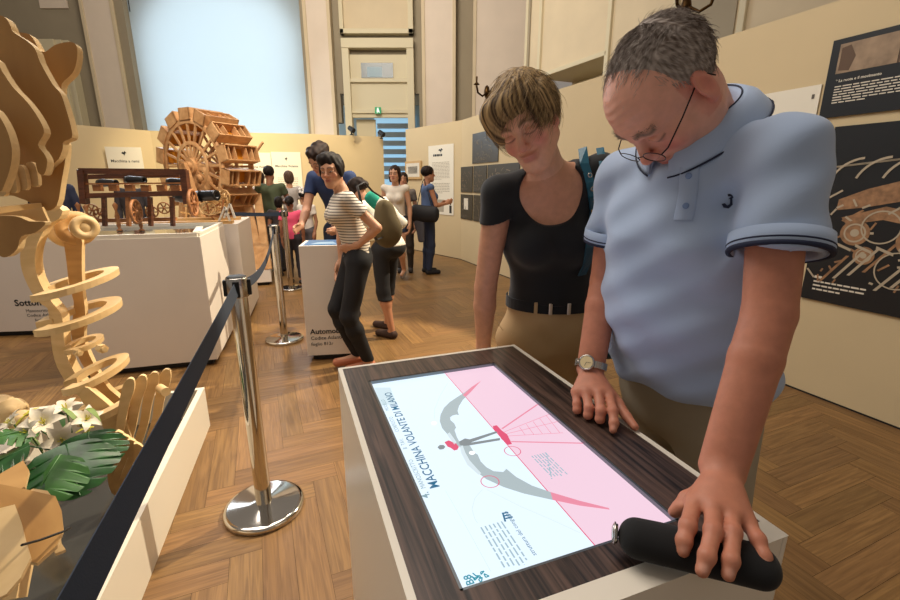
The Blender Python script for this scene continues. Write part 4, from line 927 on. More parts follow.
for k, dx_ in enumerate((-.18, .0, .18)):
    a = wc + np.array([.85+dx_*.4, -.1, 0]); a[2] = .23; b = wc + np.array([.55+dx_, .25, -.38]); obj('ramp_board', MB().bar(a, b, .11, .03, up=(0,1,0)), M_WH, wl, world=True)
obj('crank_pole', MB().cyl(WY(256,152,6.6), WY(263,142,6.6), .018), M_WH, wl, world=True)

# ------------------------------------------------------------------ solid modelling with distance fields (people)
F32 = np.float32
def smin(a, b, k):
    if k <= 0: return np.minimum(a, b)
    h = np.clip(.5 + .5*(b - a)/k, 0, 1); return b + (a - b)*h - k*h*(1-h)
def smax(a, b, k): return -smin(-a, -b, k)
def A3(v): return np.asarray(v, F32)
def cone(a, b, ra, rb):
    a = A3(a); ba = A3(b) - a; L2 = float(ba @ ba) + 1e-12
    def f(P):
        h = np.clip(((P - a) @ ba) / L2, 0, 1); return np.linalg.norm(P - a - h[:, None]*ba, axis=1) - (ra + (rb - ra)*h)
    return f
def eseg(a, b, u, A0, B0, A1, B1, cap=None):
    """tapered piece with elliptic section: u = wide axis, A half width, B half depth"""
    a = A3(a); b = A3(b); ba = b - a; L = float(np.linalg.norm(ba)); w = ba / L; u = A3(u); u = u - (u @ w)*w; u /= np.linalg.norm(u); v = np.cross(w, u).astype(F32)
    def f(P):
        q = P - a; s = q @ w; h = np.clip(s / L, 0, 1); A = A0 + (A1 - A0)*h; B = B0 + (B1 - B0)*h; m = np.minimum(A, B); c = m if cap is None else cap
        e = s - h*L; x = q @ u; y = q @ v
        k0 = np.sqrt((x/A)**2 + (y/B)**2 + (e/c)**2); k1 = np.sqrt((x/A**2)**2 + (y/B**2)**2 + (e/c**2)**2) + 1e-9
        return np.where(k0 < 1e-3, -m, k0*(k0 - 1)/k1)
    return f
def ell(c, r, R=None):
    c = A3(c); r = A3(r); Rm = None if R is None else A3(R)
    def f(P):
        q = P - c
        if Rm is not None: q = q @ Rm          # columns of R = local axes
        k0 = np.linalg.norm(q / r, axis=1); k1 = np.linalg.norm(q / r**2, axis=1) + 1e-9
        return np.where(k0 < 1e-3, -float(r.min()), k0*(k0 - 1)/k1)
    return f
def plane(p, n):           # negative on the side opposite to n
    p = A3(p); n = A3(nrm(n)); return lambda P: (P - p) @ n
def U(fs, k=.02):
    def f(P):
        d = None
        for g in fs:
            kk = k
            if isinstance(g, tuple): g, kk = g
            d = g(P) if d is None else smin(d, g(P), kk)
        return d
    return f
def OFF(f, o): return lambda P: f(P) - o
def CUT(f, *gs, k=0.0):     # f minus each g
    def h(P):
        d = f(P)
        for g in gs: d = smax(d, -g(P), k)
        return d
    return h
def INT(f, *gs, k=0.0):
    def h(P):
        d = f(P)
        for g in gs: d = smax(d, g(P), k)
        return d
    return h
def LOC(f, o, R):          # f is defined in a local frame (columns of R are its axes)
    o = A3(o); Rm = A3(R); return lambda P: f((P - o) @ Rm)
def FOLD(f, amp, freq, dirs=((1,.3,.2),(-.4,1,.5)), ph=0.0):
    D = [A3(nrm(d)) for d in dirs]
    def g(P):
        s = 0
        for i, d in enumerate(D):
            e = A3(perp(d)[0]); s = s + np.sin(freq*(1 + .37*i)*(P @ d) + 1.7*np.sin(freq*.45*(P @ e) + i + ph) + ph + 2*i)
        return f(P) - amp*s/len(D)
    return g
def mesh_sdf(f, lo, hi, h, smooth_it=1):
    """surface nets on a sparse two-level grid -> vertices, quads"""
    lo = np.array(lo, float); hi = np.array(hi, float); B = 8
    nb = np.maximum(1, np.ceil((hi - lo) / (h*B)).astype(int)); n = nb*B + 1
    c = [lo[i] + (np.arange(nb[i]) + .5)*h*B for i in range(3)]
    C = np.stack(np.meshgrid(*c, indexing='ij'), -1).reshape(-1, 3).astype(F32)
    dc = f(C); V = np.repeat(np.repeat(np.repeat(np.sign(dc).reshape(nb) * 1.0, B, 0), B, 1), B, 2).astype(F32)
    V = np.pad(V, ((0,1),(0,1),(0,1)), constant_values=1.0)
    act = np.argwhere(np.abs(dc.reshape(nb)) < h*B*1.25)
    r = np.arange(B+1); off = np.stack(np.meshgrid(r, r, r, indexing='ij'), -1).reshape(-1, 3)
    for i in range(0, len(act), 400):
        a = act[i:i+400]; idx = (a[:, None, :]*B + off[None]).reshape(-1, 3); P = (lo + idx*h).astype(F32)
        V[idx[:,0], idx[:,1], idx[:,2]] = f(P)
    V[0], V[-1], V[:,0], V[:,-1], V[:,:,0], V[:,:,-1] = (np.abs(V[0])+1e-4, np.abs(V[-1])+1e-4, np.abs(V[:,0])+1e-4, np.abs(V[:,-1])+1e-4, np.abs(V[:,:,0])+1e-4, np.abs(V[:,:,-1])+1e-4)
    S = V < 0; cnt = np.zeros(np.array(V.shape) - 1, np.int8)
    for dx in (0,1):
        for dy in (0,1):
            for dz in (0,1): cnt += S[dx:S.shape[0]-1+dx, dy:S.shape[1]-1+dy, dz:S.shape[2]-1+dz]
    cells = np.argwhere((cnt > 0) & (cnt < 8)); ID = -np.ones(cnt.shape, np.int64); ID[tuple(cells.T)] = np.arange(len(cells))
    acc = np.zeros((len(cells), 3)); w = np.zeros(len(cells)); cor = [np.array((x,y,z)) for x in (0,1) for y in (0,1) for z in (0,1)]
    for a in range(8):
        for b in range(a+1, 8):
            d = cor[b] - cor[a]
            if abs(d).sum() != 1: continue
            va = V[tuple((cells + cor[a]).T)]; vb = V[tuple((cells + cor[b]).T)]; m = (va < 0) != (vb < 0)
            t = np.where(m, va / np.where(m, va - vb, 1), 0); acc[m] += (cor[a] + t[:, None]*d)[m]; w[m] += 1
    verts = lo + (cells + acc / w[:, None]) * h; quads = []
    for ax in range(3):
        o1, o2 = [np.eye(3, dtype=int)[k] for k in range(3) if k != ax]; e = np.eye(3, dtype=int)[ax]
        sl0 = [slice(1, V.shape[k]-1) for k in range(3)]; sl1 = list(sl0); sl0[ax] = slice(0, V.shape[ax]-1); sl1[ax] = slice(1, V.shape[ax])
        s0 = S[tuple(sl0)]; s1 = S[tuple(sl1)]; base = np.array([0 if k == ax else 1 for k in range(3)])
        for m, flip in ((s0 & ~s1, False), (~s0 & s1, True)):
            p = np.argwhere(m) + base
            if not len(p): continue
            q = np.stack([ID[tuple((p - a_).T)] for a_ in (o1*0, o1, o1+o2, o2)], 1)
            if (ax == 1) ^ flip: q = q[:, ::-1]
            quads.append(q)
    Q = np.concatenate(quads) if quads else np.zeros((0,4), int); Q = Q[(Q >= 0).all(1)]
    for _ in range(smooth_it):
        s = np.zeros_like(verts); c_ = np.zeros(len(verts))
        for k in range(4):
            a, b = Q[:, k], Q[:, (k+1) % 4]; np.add.at(s, a, verts[b]); np.add.at(c_, a, 1); np.add.at(s, b, verts[a]); np.add.at(c_, b, 1)
        verts = verts*.5 + .5*s/np.maximum(c_, 1)[:, None]
    return verts, Q
def np_mesh(name, pieces, colf=None):
    """pieces = [(verts, quads)] joined in one mesh"""
    o = 0; VV = []; QQ = []
    for v, q in pieces: VV.append(v); QQ.append(q + o); o += len(v)
    V = np.concatenate(VV).astype(F32); Q = np.concatenate(QQ).astype(np.int32); k = Q.shape[1]
    me = bpy.data.meshes.new(name); me.vertices.add(len(V)); me.vertices.foreach_set('co', V.ravel()); me.loops.add(len(Q)*k); me.loops.foreach_set('vertex_index', Q.ravel())
    me.polygons.add(len(Q)); me.polygons.foreach_set('loop_start', np.arange(0, len(Q)*k, k, dtype=np.int32)); me.polygons.foreach_set('use_smooth', np.ones(len(Q), bool))
    me.update(calc_edges=True)
    if colf is not None:
        c = colf(V); a = me.color_attributes.new('Col', 'FLOAT_COLOR', 'POINT'); a.data.foreach_set('color', np.concatenate([c, np.ones((len(c),1))], 1).astype(F32).ravel())
    return me
def bbox(pts, m): P = np.array(pts, float); return P.min(0) - m, P.max(0) + m
def lin(c): return np.array(srgb(c)[:3])

# ------------------------------------------------------------------ head
def frame(fwd, up=(0,0,1), roll=0.0):
    y = nrm(fwd); x = nrm(np.cross(y, up)); z = np.cross(x, y)
    if roll: x, z = x*math.cos(roll) + z*math.sin(roll), z*math.cos(roll) - x*math.sin(roll)
    return np.stack([x, y, z], 1)
def head_f(sex='m', lids=True, jaw=1.0, detail=True):
    """local frame: x to the subject's right, y face direction, z up, origin at eye height between the ears"""
    k = 1.0 if sex == 'm' else .94
    L = [ell((0,-.020*k,.036*k), (.077*k,.098*k,.084*k)), (ell((0,.030,.045*k), (.062*k,.060*k,.056*k)), .03), (ell((0,.024,-.038), (.060*jaw*k,.066,.080)), .03), (ell((0,.060,-.098*k), (.026*k,.026,.022)), .03),
         (cone((.052*k,-.004,-.052), (.014,.056,-.098*k), .022, .018), .03), (cone((-.052*k,-.004,-.052), (-.014,.056,-.098*k), .022, .018), .03)]
    if not detail:
        L += [(cone((0,.088,.006),(0,.106,-.026),.007,.010), .012)]
        f = U(L, .02); return f
    L += [(cone((-.036*k,.079,.024), (.036*k,.079,.024), .013, .013), .02), (ell((.043*k,.056,-.026), (.022,.022,.024)), .02), (ell((-.043*k,.056,-.026), (.022,.022,.024)), .02)]
    f = U(L, .02)
    f = CUT(f, ell((.032,.101,.001), (.021,.020,.013)), ell((-.032,.101,.001), (.021,.020,.013)), k=.014)
    lid = [(ell((s*.031,.0755,.000), (.0165,.0135,.0125)), .004) for s in (-1, 1)]
    if sex == 'f': f = U([f] + [(ell((s*.024,.078,-.0545), (.006,.008,.004)), .006) for s in (-1, 1)], .006)
    lip = [(ell((0,.0885,-.0555), (.024,.012,.0058)), .008), (ell((0,.0870,-.0665), (.021,.012,.0070)), .008)]
    nose = [(cone((0,.088,.012),(0,.1085,-.024),.0075,.0095), .012), (ell((0,.1080,-.0275),(.0105,.010,.0090)), .008), (ell((.0125,.0970,-.0320),(.0078,.0105,.0075)), .006), (ell((-.0125,.0970,-.0320),(.0078,.0105,.0075)), .006)]
    f = U([f] + lid + nose + lip, .006)
    f = CUT(f, ell((.0065,.103,-.040),(.004,.006,.004)), ell((-.0065,.103,-.040),(.004,.006,.004)), k=.003)
    f = CUT(f, ell((0,.102,-.0612),(.025,.012,.0011)), k=.004) if sex == 'm' else CUT(f, cone((-.014,.100,-.0605),(.014,.100,-.0605),.0016,.0016), cone((-.014,.100,-.0605),(-.026,.086,-.0565),.0016,.001), cone((.014,.100,-.0605),(.026,.086,-.0565),.0016,.001), k=.004)
    for s in (-1, 1):     # lid slit and fold
        f = CUT(f, ell((s*.031,.088,-.0045 if lids else .001), (.0150,.006,.0010 if lids else .0045)), k=.002)
        f = CUT(f, ell((s*.031,.086,.0105), (.0165,.006,.0012)), k=.003)
        f = CUT(f, cone((s*.020,.100,-.036), (s*.036,.084,-.060), .0016, .0012), k=.006 if sex == 'm' else .002)
    ear = []
    for s in (-1, 1):
        Re = frame((s*.35, 1, -.12)); e = ell((s*.0785*k,-.012,-.004), (.0085,.019,.033), Re); e = CUT(e, ell((s*.0875*k,-.008,.002), (.0065,.011,.021), Re), k=.005)
        e = U([e, (ell((s*.077*k,-.006,-.030), (.0065,.009,.010)), .006)], .004); ear.append((e, .006))
    return U([f] + ear, .006)
def face_col(skin, lip, brow, hairf=None, stub=None, blush=None, k=1.0, eyes_dark=.35):
    """skin colour: lips, brows, lash line, redness, darker round the eyes, in head coordinates"""
    skin, lip, brow = lin(skin), lin(lip), lin(brow); rd = lin(blush) if blush is not None else skin*np.array([1.08,.86,.84])
    def g(q):
        c = np.tile(skin, (len(q), 1)); x, y, z = np.abs(q[:,0]), q[:,1], q[:,2]
        def mix(w, col): nonlocal c; w = np.clip(w, 0, 1)[:, None]; c = c*(1-w) + col*w
        fr = np.clip((y - .03)/.04, 0, 1)
        mix(.75*fr*np.exp(-(((x-.042)/.022)**2 + ((z+.030)/.022)**2)), rd); mix(.8*np.exp(-((x/.016)**2 + ((z+.028)/.014)**2 + ((y-.108)/.02)**2)), rd)
        mix(.6*np.exp(-(((x-.080)/.012)**2)) * (z > -.05) * (z < .04) * (y < .02), rd)
        if stub is not None: mix(.5*fr*np.clip((-.045 - z)/.02, 0, 1) + .25*np.clip((-.03 - z)/.03,0,1)*(y > -.01), lin(stub))
        mix(.85*(y > .07)*np.exp(-((x/.024)**4 + ((z+.0612)/.0105)**4)), lip)
        bz = .0255 + .006*np.sin(np.clip((x-.012)/.036, 0, 1)*math.pi)
        mix(.85*(y > .05)*(x > .010)*(x < .052)*np.exp(-((z-bz)/.0050)**2), brow)
        mix(eyes_dark*2*(y > .06)*(x > .014)*(x < .049)*np.exp(-((z+.0045+ .004*((x-.031)/.017)**2*-1)/.0022)**2), brow*.4)
        mix(.35*(y > .06)*np.exp(-(((x-.031)/.02)**2 + ((z-.002)/.012)**2)), skin*np.array([.72,.60,.60]))
        return c
    return g

# ------------------------------------------------------------------ hands
def hand_chain(wr, mcps, fingers, thumb, palm_th=.014):
    """wr wrist point; mcps 4 knuckles; fingers: list of joint lists starting at the knuckle; thumb joint list starting at palm base; returns sdf list"""
    L = []; wr = np.array(wr, float); nfg = len(fingers)
    for m in mcps: L.append((cone(wr + (m-wr)*.12, m, .018, .0125), .014))
    for i in range(3): L.append((cone((mcps[i]+mcps[i+1])/2*.55 + wr*.45, (mcps[i]+mcps[i+1])/2*.92 + wr*.08, .015, .0105), .012))
    rr = [(.0112,.0105,.0096,.0082), (.0114,.0108,.0098,.0084), (.0110,.0103,.0094,.0081), (.0098,.0092,.0085,.0074)]
    fs = []
    for i, J in enumerate(fingers):
        r = rr[i]; g = []
        for j in range(len(J)-1): g.append((cone(J[j], J[j+1], r[min(j,3)], r[min(j+1,3)]), .004)); 
        for j in range(1, len(J)-1): g.append((ell(J[j], (r[j]*1.03,)*3), .005))
        fs.append(U(g, .004))
    palm = U(L, .014); f = palm
    def allf(P):
        d = palm(P); e = None
        for g in fs: x = g(P); e = x if e is None else np.minimum(e, x)
        return smin(d, e, .006)
    g = [(cone(thumb[0], thumb[1], .017, .0135), .01), (cone(thumb[1], thumb[2], .0125, .0108), .005)] + ([(cone(thumb[2], thumb[3], .0108, .0085), .004)] if len(thumb) > 3 else [])
    th = U(g, .006); return lambda P: smin(allf(P), th(P), .010)
def simple_hand(wr, d, palm_n, curl=.5, s=1.0, side=1, thumb_out=.5):
    """relaxed hand: d = direction the hand points, palm_n = out of the palm"""
    d = nrm(d); n = nrm(np.array(palm_n) - np.dot(palm_n, d)*d); x = np.cross(d, n)*side; wr = np.array(wr, float)
    mc = [wr + d*(.088 - .004*abs(i-1))*s + x*(.030 - .020*i)*s for i in range(4)]; F = []
    for i, m in enumerate(mc):
        L = [.045,.050,.046,.036][i]*s; a = curl*.5; p = [m]; 
        for j in range(3): p.append(p[-1] + (d*math.cos(a) + n*math.sin(a))*L*(1, .62, .5)[j]); a += curl
        F.append(p)
    t0 = wr + d*.022*s + x*.020*s; t1 = t0 + (d*.55 + x*thumb_out + n*.3)*.042*s; t2 = t1 + (d*.85 + x*thumb_out*.5 + n*.35)*.032*s; t3 = t2 + (d*.9 + n*.3)*.026*s
    return hand_chain(wr, mc, F, [t0, t1, t2, t3])

# ------------------------------------------------------------------ hair
def strands(n, rootf, dirf, length, width, seg=4, seed=1, droop=0.0, lenvar=.35):
    """rootf(rng,n)->points,normals ; dirf(points,normals,rng)->initial directions; thin three-sided locks"""
    rg = np.random.default_rng(seed); P, N = rootf(rg, n); D = dirf(P, N, rg); D /= np.linalg.norm(D, axis=1)[:, None]; n = len(P)
    Lh = (length if np.isscalar(length) else length(P)) * (1 + lenvar*rg.uniform(-1, 1, n)); out = []
    S = np.cross(D, N); S /= np.linalg.norm(S, axis=1)[:, None] + 1e-9; p = P - N*.001; ring = []
    for j in range(seg+1):
        w = width * (1 - .75*(j/seg)**1.5); T = np.cross(S, D)
        ring.append(np.stack([p + S*w, p - S*w*.5 + T*w*.8, p - S*w*.5 - T*w*.8], 1))
        step = (Lh/seg)[:, None]; p = p + D*step; D = D + N*(-.22) + np.array([0,0,-droop]) + rg.normal(0, .07, D.shape); D /= np.linalg.norm(D, axis=1)[:, None]
    V = np.stack(ring, 1); base = np.arange(n)[:, None]*(seg+1)*3; Q = []
    for j in range(seg):
        for k in range(3): Q.append(np.concatenate([base + j*3 + k, base + j*3 + (k+1) % 3, base + (j+1)*3 + (k+1) % 3, base + (j+1)*3 + k], 1))
    return V.reshape(-1, 3), np.concatenate(Q)
M_SKIN = mat('skin', (200,150,120), .5, vcol=True, noise=(55,.07), sss=.12, spec=.35, bump=(260, .12, .001))
M_SKINF = mat('skin_far', (200,150,120), .55, vcol=True)
M_HAIR = mat('hair', (90,80,70), .6, vcol=True, spec=.2)
M_EYEW = mat('eye_white', (225,215,205), .25); M_IRIS = mat('iris', (52,34,22), .2)
def skinmesh(name, f, lo, hi, h, col, sm=1):
    return mesh_sdf(f, lo, hi, h, sm)

# ------------------------------------------------------------------ the man leaning on the touch table
V3 = lambda *a: np.array(a, float)
man = thing('person', 'grey-haired man in light blue polo shirt and glasses, leaning over the touch table', 'person', (.70, 1.08, 0))
lat = nrm(V3(.45, -.893, 0)); fwd = V3(-lat[1]*-1, 0, 0); fwd = nrm(V3(-.893, -.45, 0))
SL, SR = V3(.552, .775, 1.462), V3(.402, 1.09, 1.435); WL = V3(.421, .600, .990); EL = V3(.514, .688, 1.215); WR = V3(.349, 1.028, .968); ER = V3(.402, 1.128, 1.175)
O_ = V3(.393, .874, 1.572); fH = nrm(V3(-.43, -.07, -.90)); uH = V3(-.86, -.25, .44); HR = frame(fH, uH); NB = V3(.496, .925, 1.508)
hf0 = head_f('m'); hf = lambda q: hf0(q) - .0007*np.sin(q[:,2]*520 + 2*np.sin(q[:,0]*60))*np.clip((q[:,1]-.05)/.03, 0, 1)*np.clip((q[:,2]-.032)/.015, 0, 1); headM = LOC(hf, O_, HR)
h2w = lambda p: O_ + HR @ np.array(p, float)
neckM = U([(cone(h2w((0,-.025,-.045)), NB, .056, .066), .03), (cone(h2w((0,.015,-.085)), NB + fwd*.04, .040, .05), .03)], .03)
def nearz(P, p, r): return np.linalg.norm(P - A3(p), axis=1) - r
headneck = INT(U([headM, (neckM, .025)], .02), lambda P: np.linalg.norm(P - A3(O_), axis=1) - .215)
# torso under the shirt, legs under the trousers
TOR = [(V3(.628,1.10,.90), .145, .095), (V3(.590,1.05,1.02), .150, .105), (V3(.545,.995,1.18), .165, .128), (V3(.505,.945,1.34), .170, .115), (V3(.497,.932,1.43), .130, .085)]
tors = [(eseg(TOR[i][0], TOR[i+1][0], lat, TOR[i][1], TOR[i][2], TOR[i+1][1], TOR[i+1][2]), .05) for i in range(4)]
shd = [(cone(TOR[4][0] + V3(0,0,-.01), SL, .065, .046), .04), (cone(TOR[4][0] + V3(0,0,-.01), SR, .065, .046), .04)]
HipL, HipR = V3(.665,1.01,.90), V3(.60,1.19,.90); KnL, KnR = V3(.70,.99,.50), V3(.64,1.21,.50); AnL, AnR = V3(.76,1.00,.10), V3(.70,1.24,.10)
legs = [(cone(HipL, KnL, .085, .058), .04), (cone(KnL, AnL, .056, .040), .03), (cone(HipR, KnR, .085, .058), .04), (cone(KnR, AnR, .056, .040), .03)] + [(cone(a + V3(0,0,-.04), a + V3(-.16,-.08,-.065), .04, .030), .03) for a in (AnL, AnR)]
def arm(S, E, Wp, r, wu_):
    d = Wp - E; return [(cone(S, E, r[0], r[1]), .006), (cone(E, E + d*.30, r[1], r[2]), .006), (eseg(E + d*.28, Wp, wu_, r[2], r[2]*.97, .033, .025, cap=.02), .006)]
coreM = U(tors + shd + [(neckM, .03)] + legs, .04)
# left hand gripping the dark device, right hand resting on knuckles with the forefinger out
w_ = lambda x, y, z: W(x, y, z=z)
lm = [w_(694,503,.972), w_(713,507,.978), w_(731,513,.975), w_(747,522,.966)]
lf = [[lm[0], w_(688,526,.969), w_(684,541,.958), w_(683,551,.948)], [lm[1], w_(713,531,.974), w_(707,556,.962), w_(702,571,.948)],
      [lm[2], w_(733,532,.972), w_(731,560,.960), w_(728,575,.946)], [lm[3], w_(758,539,.962), w_(764,556,.952), w_(764,569,.942)]]
lth = [WL + V3(-.012,-.02,-.015), w_(688,500,.958), w_(680,508,.950), w_(674,512,.944)]
handL = hand_chain(WL, lm, lf, lth)
rm = [w_(609,396,.944), w_(598,393,.949), w_(586,392,.947), w_(576,392,.940)]
rf = [[rm[0], w_(613,411,.936), w_(614,423,.920), w_(613,430,.909)], [rm[1], w_(601,411,.930), w_(600,419,.914), w_(599,416,.907)],
      [rm[2], w_(589,408,.927), w_(588,415,.913), w_(589,412,.907)], [rm[3], w_(577,404,.922), w_(577,410,.912), w_(579,408,.907)]]
rth = [WR + V3(.012,-.03,-.012), w_(618,404,.928), w_(627,417,.916), w_(635,427,.909)]
handR = hand_chain(WR, rm, rf, rth)
def reg(f, c, r): return INT(f, lambda P: np.linalg.norm(P - A3(c), axis=1) - r)
armL = U(arm(SL, EL, WL, (.045,.038,.038,.030), lm[3]-lm[0]) + [(handL, .012)], .02); armR = U(arm(SR, ER, WR, (.043,.037,.038,.029), rm[3]-rm[0]) + [(handR, .012)], .02)
skM = (230,172,150); fcM = face_col(skM, (176,96,88), (120,104,92), stub=(176,140,124), blush=(206,112,96))  # face paler than the tanned arms, partly light put into the colour
def colM(P):
    q = (P - O_) @ HR; c = fcM(q); d = np.linalg.norm(P - O_, axis=1); far = d > .2
    c[far] = lin((190,126,100)); 
    for J, n_ in ((lf, -1), (rf, -1)):
        for F_ in J:
            tip = F_[-1]; dn = nrm(F_[-1] - F_[-2]); up_ = V3(0,-.2,1); nail = tip - dn*.004 + nrm(up_ - dn*np.dot(up_, dn))*.007
            w = np.exp(-(np.linalg.norm(P - nail, axis=1)/.0058)**4)[:, None]; c = c*(1-.7*w) + lin((226,172,150))*.7*w
            w = .35*np.exp(-(np.linalg.norm(P - F_[1], axis=1)/.010)**2)[:, None]; c = c*(1-w) + lin((176,92,72))*w
    return c
pcs = [mesh_sdf(headneck, O_ - .22, O_ + .22, .0022)]
lo, hi = bbox([SL, EL, WL] + [p for F_ in lf for p in F_] + lth, .07); pcs.append(mesh_sdf(armL, lo, hi, .0027))
lo, hi = bbox([SR, ER, WR] + [p for F_ in rf for p in F_] + rth, .07); pcs.append(mesh_sdf(armR, lo, hi, .0027))
lo, hi = bbox([t_[0] for t_ in TOR] + [AnL, AnR, NB, V3(.5,.8,.0), V3(.75,1.3,0)], .22); lo[2] = 0.001; CORE_ARGS = (lo, hi)
# shirt
M_POLO = mat("polo_cotton", (168,188,218), .85, noise=(6, .03), sheen=.2, bump=(900, .25, .0006)); M_NAVY = mat('navy_trim', (26,34,62), .8)
SH = [(V3(.640,1.10,.93), .190, .150), (V3(.598,1.05,1.03), .190, .160), (V3(.545,.99,1.18), .188, .155), (V3(.512,.948,1.33), .186, .132), (V3(.500,.935,1.435), .130, .088)]
sh = [(eseg(SH[i][0], SH[i+1][0], lat, SH[i][1], SH[i][2], SH[i+1][1], SH[i+1][2]), .05) for i in range(4)]
hemL = SL + (EL - SL)*.62 + V3(.006,0,0); hemR = SR + (ER - SR)*.60; aL = nrm(EL - SL); aR = nrm(ER - SR)
def sleeve(S, hem, ax_, r0, r1):
    s = INT(cone(S, hem + ax_*.04, r0, r1), plane(hem, ax_)); return CUT(s, cone(hem - ax_*.004, hem + ax_*.06, r1 - .014, r1 - .004))
slL = sleeve(SL, hemL, aL, .060, .0665); slR = sleeve(SR, hemR, aR, .058, .060)
yoke = [(cone(SH[4][0] + V3(0,0,.0), SL, .074, .058), .04), (cone(SH[4][0] + V3(0,0,.0), SR, .074, .056), .04), (cone(NB + V3(0,0,-.08), NB + V3(.01,0,-.03), .080, .054), .05), (cone(V3(.535,.915,1.500), SL + V3(-.004,.03,-.004), .052, .050), .04)]
torso_shirt = INT(U(sh + yoke, .05), plane(V3(.6,1.05,.945), V3(.05,0,-1)))
torso_shirt = CUT(torso_shirt, LOC(U([eseg(V3(0,0,-.3), V3(0,0,.03), V3(1,0,0), .178, .138, .178, .138)]), V3(.612,1.065,.93), np.stack([lat, np.cross((0,0,1), lat), V3(0,0,1)], 1)), k=.002)
def crease(f, a, b, r, d=.004, bulge=True):
    g = cone(a, b, r, r*.6); return (lambda P: smin(f(P), g(P), .012)) if bulge else (lambda P: smax(f(P), -g(P), .012))
shirt = lambda P: smin(smin(torso_shirt(P), slL(P), .03), slR(P), .02)
shirt = CUT(shirt, cone(h2w((0,-.02,-.06)), NB + V3(-.012,0,-.012) + fwd*.01, .062, .050), k=.006)
def sfold(P):
    q = P - A3(TOR[2][0]); s = q @ A3(lat); z = q[:,2]; fr = q @ A3(fwd)
    d = .0055*np.sin(38*(z + .35*s) + 2.2*np.sin(9*s + 1))*np.clip((.12 - z)/.2, 0, 1) + .005*np.sin(46*(s*.8 + z*.45) + 1.5*np.sin(12*z))*np.clip((z + .02)/.15, 0, 1) + .003*np.sin(70*(z - .6*s + .3*fr)); return shirt(P) - d
# drag folds from the near armpit and along the sleeve
def surf(s, z, o=0.0):
    return None
folds = [(w_(735,215,1.30), w_(725,290,1.17)), (w_(755,205,1.33), w_(765,150,1.42)), (w_(742,235,1.27), w_(762,160,1.40))]
shirtF = sfold
pcs.append(mesh_sdf(INT(coreM, lambda P: P[:,2] - 1.44, lambda P: np.where(P[:,2] > .97, shirt(P) + .012, -1.0)), *CORE_ARGS, .010))
obj('body', np_mesh('body', pcs, colM), M_SKIN, man, world=True)
sp_ = obj('polo_shirt', np_mesh('polo_shirt', [mesh_sdf(shirtF, V3(.25,.60,.90), V3(.86,1.36,1.56), .0045)]), M_POLO, man, world=True)
def band(hem, ax_, r, a0, a1): 
    g = MB(); g.lathe([(r-.004, a0),(r+.0035, a0),(r+.0045,(a0+a1)/2),(r+.0035, a1),(r-.004, a1),(r-.004,a0)], hem, ax_, 40); return g
for (hem, ax_, r) in ((hemL, aL, .0685), (hemR, aR, .0618)):
    obj('cuff', band(hem, ax_, r, -.030, .001), M_POLO, sp_, world=True); obj('cuff_stripe', band(hem, ax_, r+.0008, -.0045, .002), M_NAVY, sp_, world=True, label='navy stripe'); obj('cuff_stripe', band(hem, ax_, r+.0008, -.012, -.009), M_NAVY, sp_, world=True, label='navy stripe')
# collar: a stand round the neck folding over outwards
def collar():
    C0 = NB + V3(-.006,0,.018); axn = nrm(h2w((0,-.02,-.05)) - NB + V3(0,0,.05)); fr = nrm(fwd - axn*np.dot(fwd, axn)); sd = np.cross(axn, fr)   # sd = subject's left
    if sd @ lat < 0: sd = -sd
    g = MB(); N = 56; rings = []; prof = [(.060,-.016),(.062,.014),(.064,.034),(.070,.044),(.080,.042),(.096,.031),(.109,.010),(.112,.004),(.107,.004),(.084,.034)]
    for i in range(N+1):
        t = math.pi*2*(i/N); t = .20 + (2*math.pi - .40)*i/N       # gap at the front
        c, s = math.cos(t), math.sin(t); dipf = .5 + .5*math.cos(t); row = []
        for k, (r, z) in enumerate(prof):
            ext = (1 + .10*dipf**4) if k >= 5 else 1; zz_ = z*(1 + (.50*dipf**3 if z < 0 else 0)) - .022*dipf**2 - (.022*dipf**6 if k in (6,7,8) else 0)
            row.append(C0 + fr*(r*c*1.05*ext + .004) + sd*(r*s*1.02) + axn*(zz_ + .004))
        rings.append(row)
    K = len(prof); vs = [p for row in rings for p in row]; fs = []
    for i in range(N):
        for k in range(K-1): fs.append((i*K+k, i*K+k+1, (i+1)*K+k+1, (i+1)*K+k))
    g.add(vs, fs, 0, True); o = obj('collar', g, M_POLO, sp_, world=True); m = o.modifiers.new('thickness', 'SOLIDIFY'); m.thickness = .0022; m.offset = 0
    for (ks, w) in (((7,), .0018),):
        q = MB(); k = int(ks[0]); pts = [(np.array(rings[i][k]) if ks[0] == k else np.array(rings[i][5])*.25 + np.array(rings[i][6])*.75) for i in range(N+1)]
        q.tube([p + nrm(p - C0)*.0015 for p in pts], w, 6); obj('collar_stripe', q, M_NAVY, sp_, world=True, label='navy edge stripe')
    q = MB(); q.tube([np.array(rings[i][3]) + axn*.001 for i in range(N+1)], .0016, 6); obj('collar_stripe', q, M_NAVY, sp_, world=True, label='navy edge stripe')
    return C0, fr, sd, axn
C0, frc, sdc, axc = collar()
def proj_to(f, p, d, n=60, t0=-.25, t1=.1, step=.003):
    p = np.array(p, float); d = nrm(d); T = np.arange(t0, t1, step); D = f((p[None] + d[None]*T[:, None]).astype(F32)); i = np.argmax(D < 0); return p + d*T[max(i-1, 0)]
def onshirt(px, py, f=None):
    d = ray(px, py); T = np.arange(.45, 1.6, .002); D = (f or shirtF)((V3(0,0,H)[None] + d[None]*T[:, None]).astype(F32)); i = int(np.argmax(D < 0)) if (D < 0).any() else int(np.argmin(D)); p = V3(0,0,H) + d*T[i]
    e = .004; g = np.array([float((f or shirtF)((p + np.eye(3)[k]*e)[None].astype(F32))[0] - (f or shirtF)((p - np.eye(3)[k]*e)[None].astype(F32))[0]) for k in range(3)]); return p, nrm(g)
